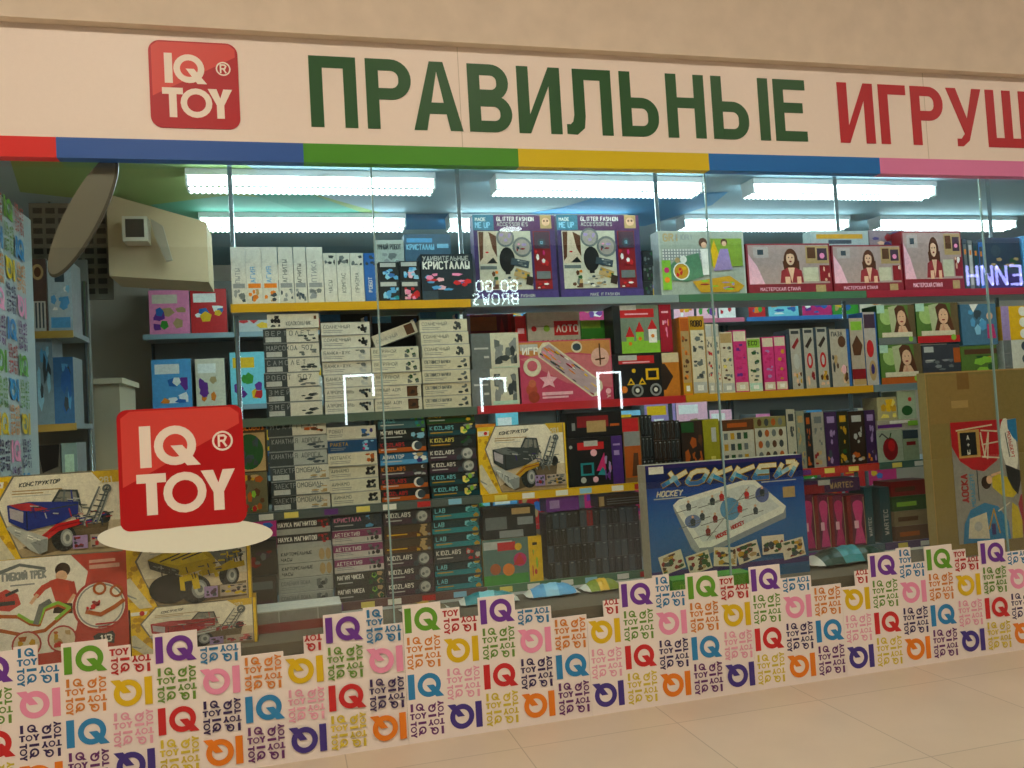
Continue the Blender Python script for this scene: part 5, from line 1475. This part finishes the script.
pa.line([(.44, .90), (.48, .70), (.56, .90), (.52, .68)], .014, 'cream'); pa.line([(.45, .80), (.75, .82)], .012, 'cream'); pa.line([(.45, .92), (.74, .90)], .012, 'cream'); pa.line([(.44, .70), (.72, .68)], .012, 'cream')
pa.ell(.86, .77, .12, 'white', rv=.24, rot=6); pa.poly([(.86, .99), (1, 1), (1, .80), (.93, .84), (.86, .92)], hx('2a80b8')); pa.ell(.95, .91, .045, 'yellow')
pa.push(.87, .76, ph * .26, pw * .09, -82); pa.text('МОЛЬБЕРТ', 0, .5, .5, 'red', .2, fit=1); pa.rect(0, .1, .8, .3, 'mgrey'); pa.pop()
pa.push(.145, .46, ph * .24, pw * .11, 90); pa.text('ДОСКА', 0, .1, .8, hx('b02a30'), .24, fit=1); pa.pop()
pa.push(.26, .44, ph * .28, pw * .07, 90); pa.text('МОЛЬБЕРТ', 0, .1, .8, hx('4a94b8'), .22, fit=1); pa.pop()
pa.rect(.335, .34, .35, .60, 'slate')
pa.ell(.47, .485, .075, 'dbrown', rv=.055); pa.ell(.52, .505, .045, 'skin', rv=.035); pa.poly([(.56, .52), (.66, .55), (.85, .50), (.93, .38), (.86, .34), (.70, .36), (.56, .44)], hx('d8c020'))
pa.poly([(.78, .62), (.86, .60), (1, .56), (1, .48), (.94, .36), (.86, .42), (.80, .50)], 'smoke'); pa.line([(.56, .54), (.70, .56)], .02, 'skin')
pa.poly([(.06, .0), (.10, .16), (.2, .27), (.42, .32), (.62, .28), (.76, .15), (.78, .0)], hx('2284b8')); pa.poly([(.14, .04), (.18, .20), (.44, .24), (.46, .02)], 'cream'); pa.ell(.30, .13, .06, 'lgrey'); pa.line([(.46, .10), (.55, .26), (.62, .06)], .014, 'gold'); pa.line([(.62, .24), (.8, .30)], .012, 'cream'); pa.rect(.50, .05, .56, .14, 'navy')
pa.poly([(.80, .0), (.82, .20), (.84, .30), (.92, .26), (.97, .14), (.96, .0)], hx('d8c020')); pa.poly([(.93, .28), (.98, .36), (1, .36), (1, 0), (.97, .0), (.97, .16)], hx('a82a38'))
b = MB()
b.box(0, pw, -.0025, -.0012, 0, ph, hx('9c9a94'))
b.art(pa, (0, -.0025, 0), step=.00003)
pl0 = U(948, 425, .14)
o = b.build('printed_panel', 'card', cart, (pl0.x + .01 - cx0, 0, pl0.z - LEDGE - ph + .01))
o['label'] = 'white printed easel panel with a child in yellow'

# ------------------------------------------------------------------ ceiling lamps of the shop
fillm = glow_mat('window_head_tube', (.74, .94, 1.0, 1), HEAD_FILL)
lampm = glow_mat('fluorescent_tube', (.74, .94, 1.0, 1), STORE_LAMP)
spots = [(-.42, .815, 1.03, 'over the white kit stacks'), (1.14, 2.36, 1.03, 'over the glitter accessory boxes'), (2.68, 3.95, 1.03, 'over the pink girl boxes'),
         (-.44, .777, 1.90, 'lower in view behind the white upright kits'), (1.05, 2.26, 1.90, 'hidden behind the glitter accessory boxes'), (2.67, 3.97, 1.90, 'lower in view behind the pink girl boxes'), (4.22, 5.44, 1.90, 'lower in view above the slim grey books')]
spots += [(x, x + 1.22, .20, 'in the window head ' + w) for x, w in ((-.45, 'above the red cube'), (.85, 'above the aviator stack'), (2.1, 'above the hockey box'), (3.4, 'above the brown carton'))]  # lamp row added out of view to brighten the shelf fronts
for x0, x1, y, wh in spots:
    L = x1 - x0
    t = thing('ceiling_lamp', 'long white fluorescent ceiling lamp with toothed louvre, ' + wh, 'lamp', ((x0 + x1) / 2, y, CEIL - .0015), 'fluorescent ceiling lamps')
    b = MB(); b.box(-L / 2, L / 2, -.07, .07, -.032, 0, 'white'); b.build('housing', 'white_metal', t)
    b = MB(); b.box(-L / 2 + .012, L / 2 - .012, -.056, .056, -.080, -.034, 'white'); b.build('diffuser', lampm if y > .5 else fillm, t)
    for e in (-1, 1):
        b = MB(); b.box(e * (L / 2 - .005) - .005, e * (L / 2 - .005) + .005, -.06, .06, -.084, -.0325, 'white'); b.build('end_cap', 'white_metal', t)
    b = MB()
    n = 44
    for yy in (-.060, 0.0, .060):
        b.box(-L / 2, L / 2, yy - .002, yy + .002, -.086, -.081, 'white')
        for k in range(n):
            x = -L / 2 + L * (k + .5) / n
            b.prism([(x - L / n * .45, -.086), (x + L / n * .45, -.086), (x, -.094)], yy - .002, yy + .002, 'white')
    b.build('louvre', 'white_metal', t)

# ------------------------------------------------------------------ deeper in the shop
def gondola(name, label, x0, x1, y, shelves, railc):
    t = thing(name, label, 'shelving', (x0, y, 0))
    for z in shelves:
        b = MB(); b.box(0, x1 - x0, 0, .35, z - .025, z, 'grey'); sb = b.build('shelf', 'shelf', t)
        b = MB(); b.box(0, x1 - x0, -.012, -.001, z - .034, z + .001, railc); b.build('price_rail', 'plastic', sb)
    b = MB(); b.box(0, x1 - x0, .36, .39, 0, max(shelves) + .42, hx('8a8880')); b.build('back_panel', 'paint', t)
    for px in (.012, x1 - x0 - .012):
        b = MB(); b.tube((px, .34, 0), (px, .34, max(shelves) + .3), .012, 'grey'); b.build('post', 'steel', t)
    return t


gx0, gx1 = -1.62, U(76, 400, 1.15).x
zA, zB, zC = U(60, 331, 1.15).z, U(60, 424, 1.15).z, U(60, 500, 1.15).z
gondola('side_shelving', 'small shelving with blue boxes seen behind the patterned partition', gx0, gx1, 1.15, [zC, zB, zA], hx('b89a4a'))


def gl(label, x0, x1, y0, z, fr, art, dep=.2):
    X0, X1, Z1 = U(x0, y0 + 30, 1.165).x, U(x1, y0 + 30, 1.165).x, U((x0 + x1) / 2, y0, 1.165).z
    bx('toy_box', label, 'box', X0 + .001, X1 - .001, z + .0003, Z1, 1.165, dep, fr, art, 'grey')


gl('brown box with a yellow round picture beside the partition', 29, 47, 259, zA, hx('5a4640'), lambda a: (a.ell(.5, .82, .34, 'tan', rv=.11), a.ell(.5, .82, .2, 'brown', rv=.07), a.rect(0, 0, .9, .42, 'lgrey'), [a.rect(.1 + .2 * k, .05, .2 + .2 * k, .4, 'slate') for k in range(4)]))
gl('pale blue box beside the brown round-picture box', 47.5, 72, 261, zA, hx('b4c4cc'), lambda a: (a.rect(.3, .7, .7, .95, 'slate'), a.blobs(.1, .3, .9, .65, ['sky', 'lblue', 'white'], 8, random.Random(2)), a.rect(.1, .05, .9, .2, 'lblue')))
gl('grey blue tall box on the middle shelf beside the partition', 35, 53, 338, zB, hx('7a98a8'), lambda a: (a.blobs(.1, .1, .9, .9, ['sky', 'slate', 'lblue'], 10, random.Random(5)),))
gl('deep blue box on the middle shelf of the side shelving', 53.5, 74, 357, zB, hx('3a6ea0'), lambda a: (a.blobs(.1, .1, .9, .9, ['blue', 'lblue', 'slate'], 10, random.Random(6)),))
gl('black and grey box on the low side shelf', 38, 61, 445, zC, hx('6a6860'), lambda a: (a.poly([(.0, 1), (1, 1), (.9, .6), (.2, .5)], 'black'), a.rect(.1, .1, .9, .4, 'lgrey')))
gl('pale teal box on the low side shelf', 62, 78, 443, zC, hx('86a4a4'), lambda a: (a.rect(.2, .2, .8, .8, 'mint'),))
# beige counter block
p0, p1 = U(73, 430, 1.58), U(121, 430, 1.58)
zt = U(95, 379, 1.58).z
b = MB(); b.box(0, p1.x - p0.x, 0, .5, 0, zt - .03, hx('b4a488')); o = b.build('counter', 'paint', None, (p0.x, 1.58, 0)); tag(o, 'plain beige counter block behind the side shelving', 'counter')
b = MB(); b.box(-.02, p1.x - p0.x + .02, -.02, .52, zt - .0295, zt, hx('c4b498')); b.build('counter_top', 'paint', o)
# slotted panel built in place of the mall grid reflected in the glass
gy = 1.62
q0, q1 = U(30, 250, gy), U(112, 250, gy)
z0, z1 = U(70, 300, gy).z, U(70, 190, gy).z
b = MB()
b.box(q0.x, q1.x, gy, gy + .02, z0, min(z1, CEIL - .01), hx('7c7668'))
o = b.build('display_panel', 'paint')
tag(o, 'grey slotted hanging panel high up behind the oval disc', 'panel')
b = MB()
zz = z0 + .03
while zz < min(z1, CEIL - .01) - .04:
    k = 0
    xx = q0.x + .02
    while xx < q1.x - .05:
        b.box(xx, xx + .045, gy - .004, gy - .0005, zz, zz + .03, hx('3a3830'))
        xx += .062
    zz += .055
b.build('slots', 'paint', o)
for px in (q0.x + .1, q1.x - .1):
    b = MB(); b.tube((px, gy + .01, min(z1, CEIL - .01)), (px, gy + .01, CEIL), .006, 'grey'); b.build('hanger', 'steel', o)
# beige bulkhead with a small speaker
s0, s1 = U(108, 240, 1.45), U(207, 240, 1.45)
b = MB()
b.prism([(s0.x, U(108, 276, 1.45).z), (s1.x, U(207, 282, 1.45).z), (s1.x, U(207, 222, 1.45).z), (s0.x, CEIL - .001)], 1.45, 1.8, hx('c4aa86'))
struct(b.build('trim_bulkhead', 'paint'))
sp = U(138, 232, 1.43)
t = thing('wall_speaker', 'small white box speaker hung on the beige bulkhead', 'speaker', (sp.x, 1.4485, sp.z))
b = MB(); b.box(-.06, .06, -.12, -.0, -.07, .06, hx('d0c4b0')); b.build('cabinet', 'paint', t)
b = MB(); b.box(-.045, .045, -.123, -.1205, -.05, .045, hx('3a3228')); b.build('grille', 'plastic', t)
b = MB(); b.prism([(.07, .06), (.13, .02), (.17, -.16), (.14, -.17), (.09, -.04)], -.08, -.05, hx('9a8c78')); b.build('bracket', 'plastic', t)

# far row of shelves across the shop
FARZ = [.45, .95, 1.45, 1.95]
fr = random.Random(21)
for gi, (x0, x1) in enumerate(((-.9, .6), (.62, 2.1), (2.12, 3.6), (3.62, 5.1))):
    gondola('far_shelving', 'far shelving against the shop back, ' + ['behind the red cube sticker', 'behind the black shape sets', 'behind the hockey box', 'behind the brown carton'][gi], x0, x1, 2.75, FARZ, [hx('8aa0a8'), hx('c02a30'), hx('c86a80'), hx('3a72b0')][gi])
    for si, z in enumerate(FARZ):
        x, n = x0 + .04, 0
        while x < x1 - .2:
            w = fr.uniform(.14, .30)
            if x + w > x1 - .03:
                break
            h = fr.uniform(.2, .38)
            cc = fr.choice(['teal', 'lblue', 'cyan', 'pink', 'mag', 'cream', 'green', 'sky', 'lgrey', 'orange', 'white', 'red', 'slate'] if gi != 2 else ['pink', 'hot', 'lpink', 'mag', 'sky', 'white', 'lilac'])
            bx('toy_box', '%s box on the %s far shelf, %s along, %s' % ({'mag': 'magenta', 'lblue': 'light blue', 'sky': 'sky blue', 'lgrey': 'light grey', 'hot': 'hot pink', 'lpink': 'pale pink', 'lilac': 'lilac', 'slate': 'slate'}.get(cc, cc), ['lowest', 'second', 'third', 'top'][si], NTH[n], ['behind the red cube', 'behind the black sets', 'behind the hockey box', 'behind the carton'][gi]), 'box', x, x + w, z + .0003, z + h, 2.77, .25, cc,
               lambda a, cc=cc: (a.rect(.08, .7, .7, .9, fr.choice(['white', 'cream', 'yellow'])), a.blobs(.1, .1, .9, .62, fr.sample(['red', 'yellow', 'blue', 'white', 'green', 'purple', 'orange', 'tan'], 4), 8, fr, .25)), 'grey', group='boxes on the far shelves')
            x += w + fr.uniform(.005, .04)
            n += 1

# ------------------------------------------------------------------ what the glass mirrors: lit things across the corridor
MY = -10.3


def mir(x, y):
    p = U(x, y, -MY)
    return p.x, p.z


def sign_word(name, label, words, x0, x1, y0, y1, col, st):
    """words on the far wall; seen reversed in the glass"""
    X0, Z0 = mir(x0, y1)
    X1, Z1 = mir(x1, y0)
    h = Z1 - Z0
    b = MB()
    a = Art(X1 - X0, h)
    n = len(words)
    for i, (wd) in enumerate(words):
        a.text(wd, .0, 1 - (i + 1) / n + .08, .8 / n, 'white', .13, fit=1.02)
    for pts, c, k in a.it:
        b.prism(pts, -.01, .01, 'white')
    # stands on the far wall and faces the shop: turn it round
    o = b.build(name, glow_mat(name + '_glow', col, st), None, (X1, MY, Z0), (0, 0, math.pi))
    tag(o, label, 'sign')
    b = MB(); b.box(0, X1 - X0, .0105, .03, h * .4, h * .5, 'dgrey'); b.build('mounting_bar', 'plastic', o)
    return o


sign_word('neon_sign', 'white lit salon sign across the corridor, mirrored in the glass', ['GO GO', 'BROWS'], 463, 517, 280, 307, (.75, .95, 1, 1), 9)
sign_word('neon_sign', 'violet lit sign across the corridor, mirrored in the glass', ['ЕИИН'], 962, 1020, 263, 287, (.35, .36, 1, 1), 14)
for k, (x0, x1, y0, y1) in enumerate(((343, 374, 375, 425), (480, 506, 378, 412), (597, 621, 372, 410))):
    X0, Z1 = mir(x0, y0); X1, _ = mir(x1, y0); _, Z0 = mir(x0, y1)
    t = thing('lit_mirror', 'salon mirror framed by a cold light strip, %s across the corridor' % NTH[k], 'mirror', ((X0 + X1) / 2, MY - .02, Z0), 'lit salon mirrors')
    w, h = (X1 - X0) / 2, Z1 - Z0
    b = MB(); b.box(-w + .04, w - .04, -.01, .01, 0, h - .04, 'smoke'); b.build('mirror_plate', 'plastic', t)
    b = MB()
    b.box(-w, -w + .035, -.015, .02, 0, h, 'white'); b.box(-w + .035, w - .035, -.015, .02, h - .035, h, 'white'); b.box(w - .035, w, -.015, .02, h * (0 if k == 2 else .55), h, 'white')
    b.build('light_strip', glow_mat('cold_strip', (.8, .92, 1, 1), 14), t)
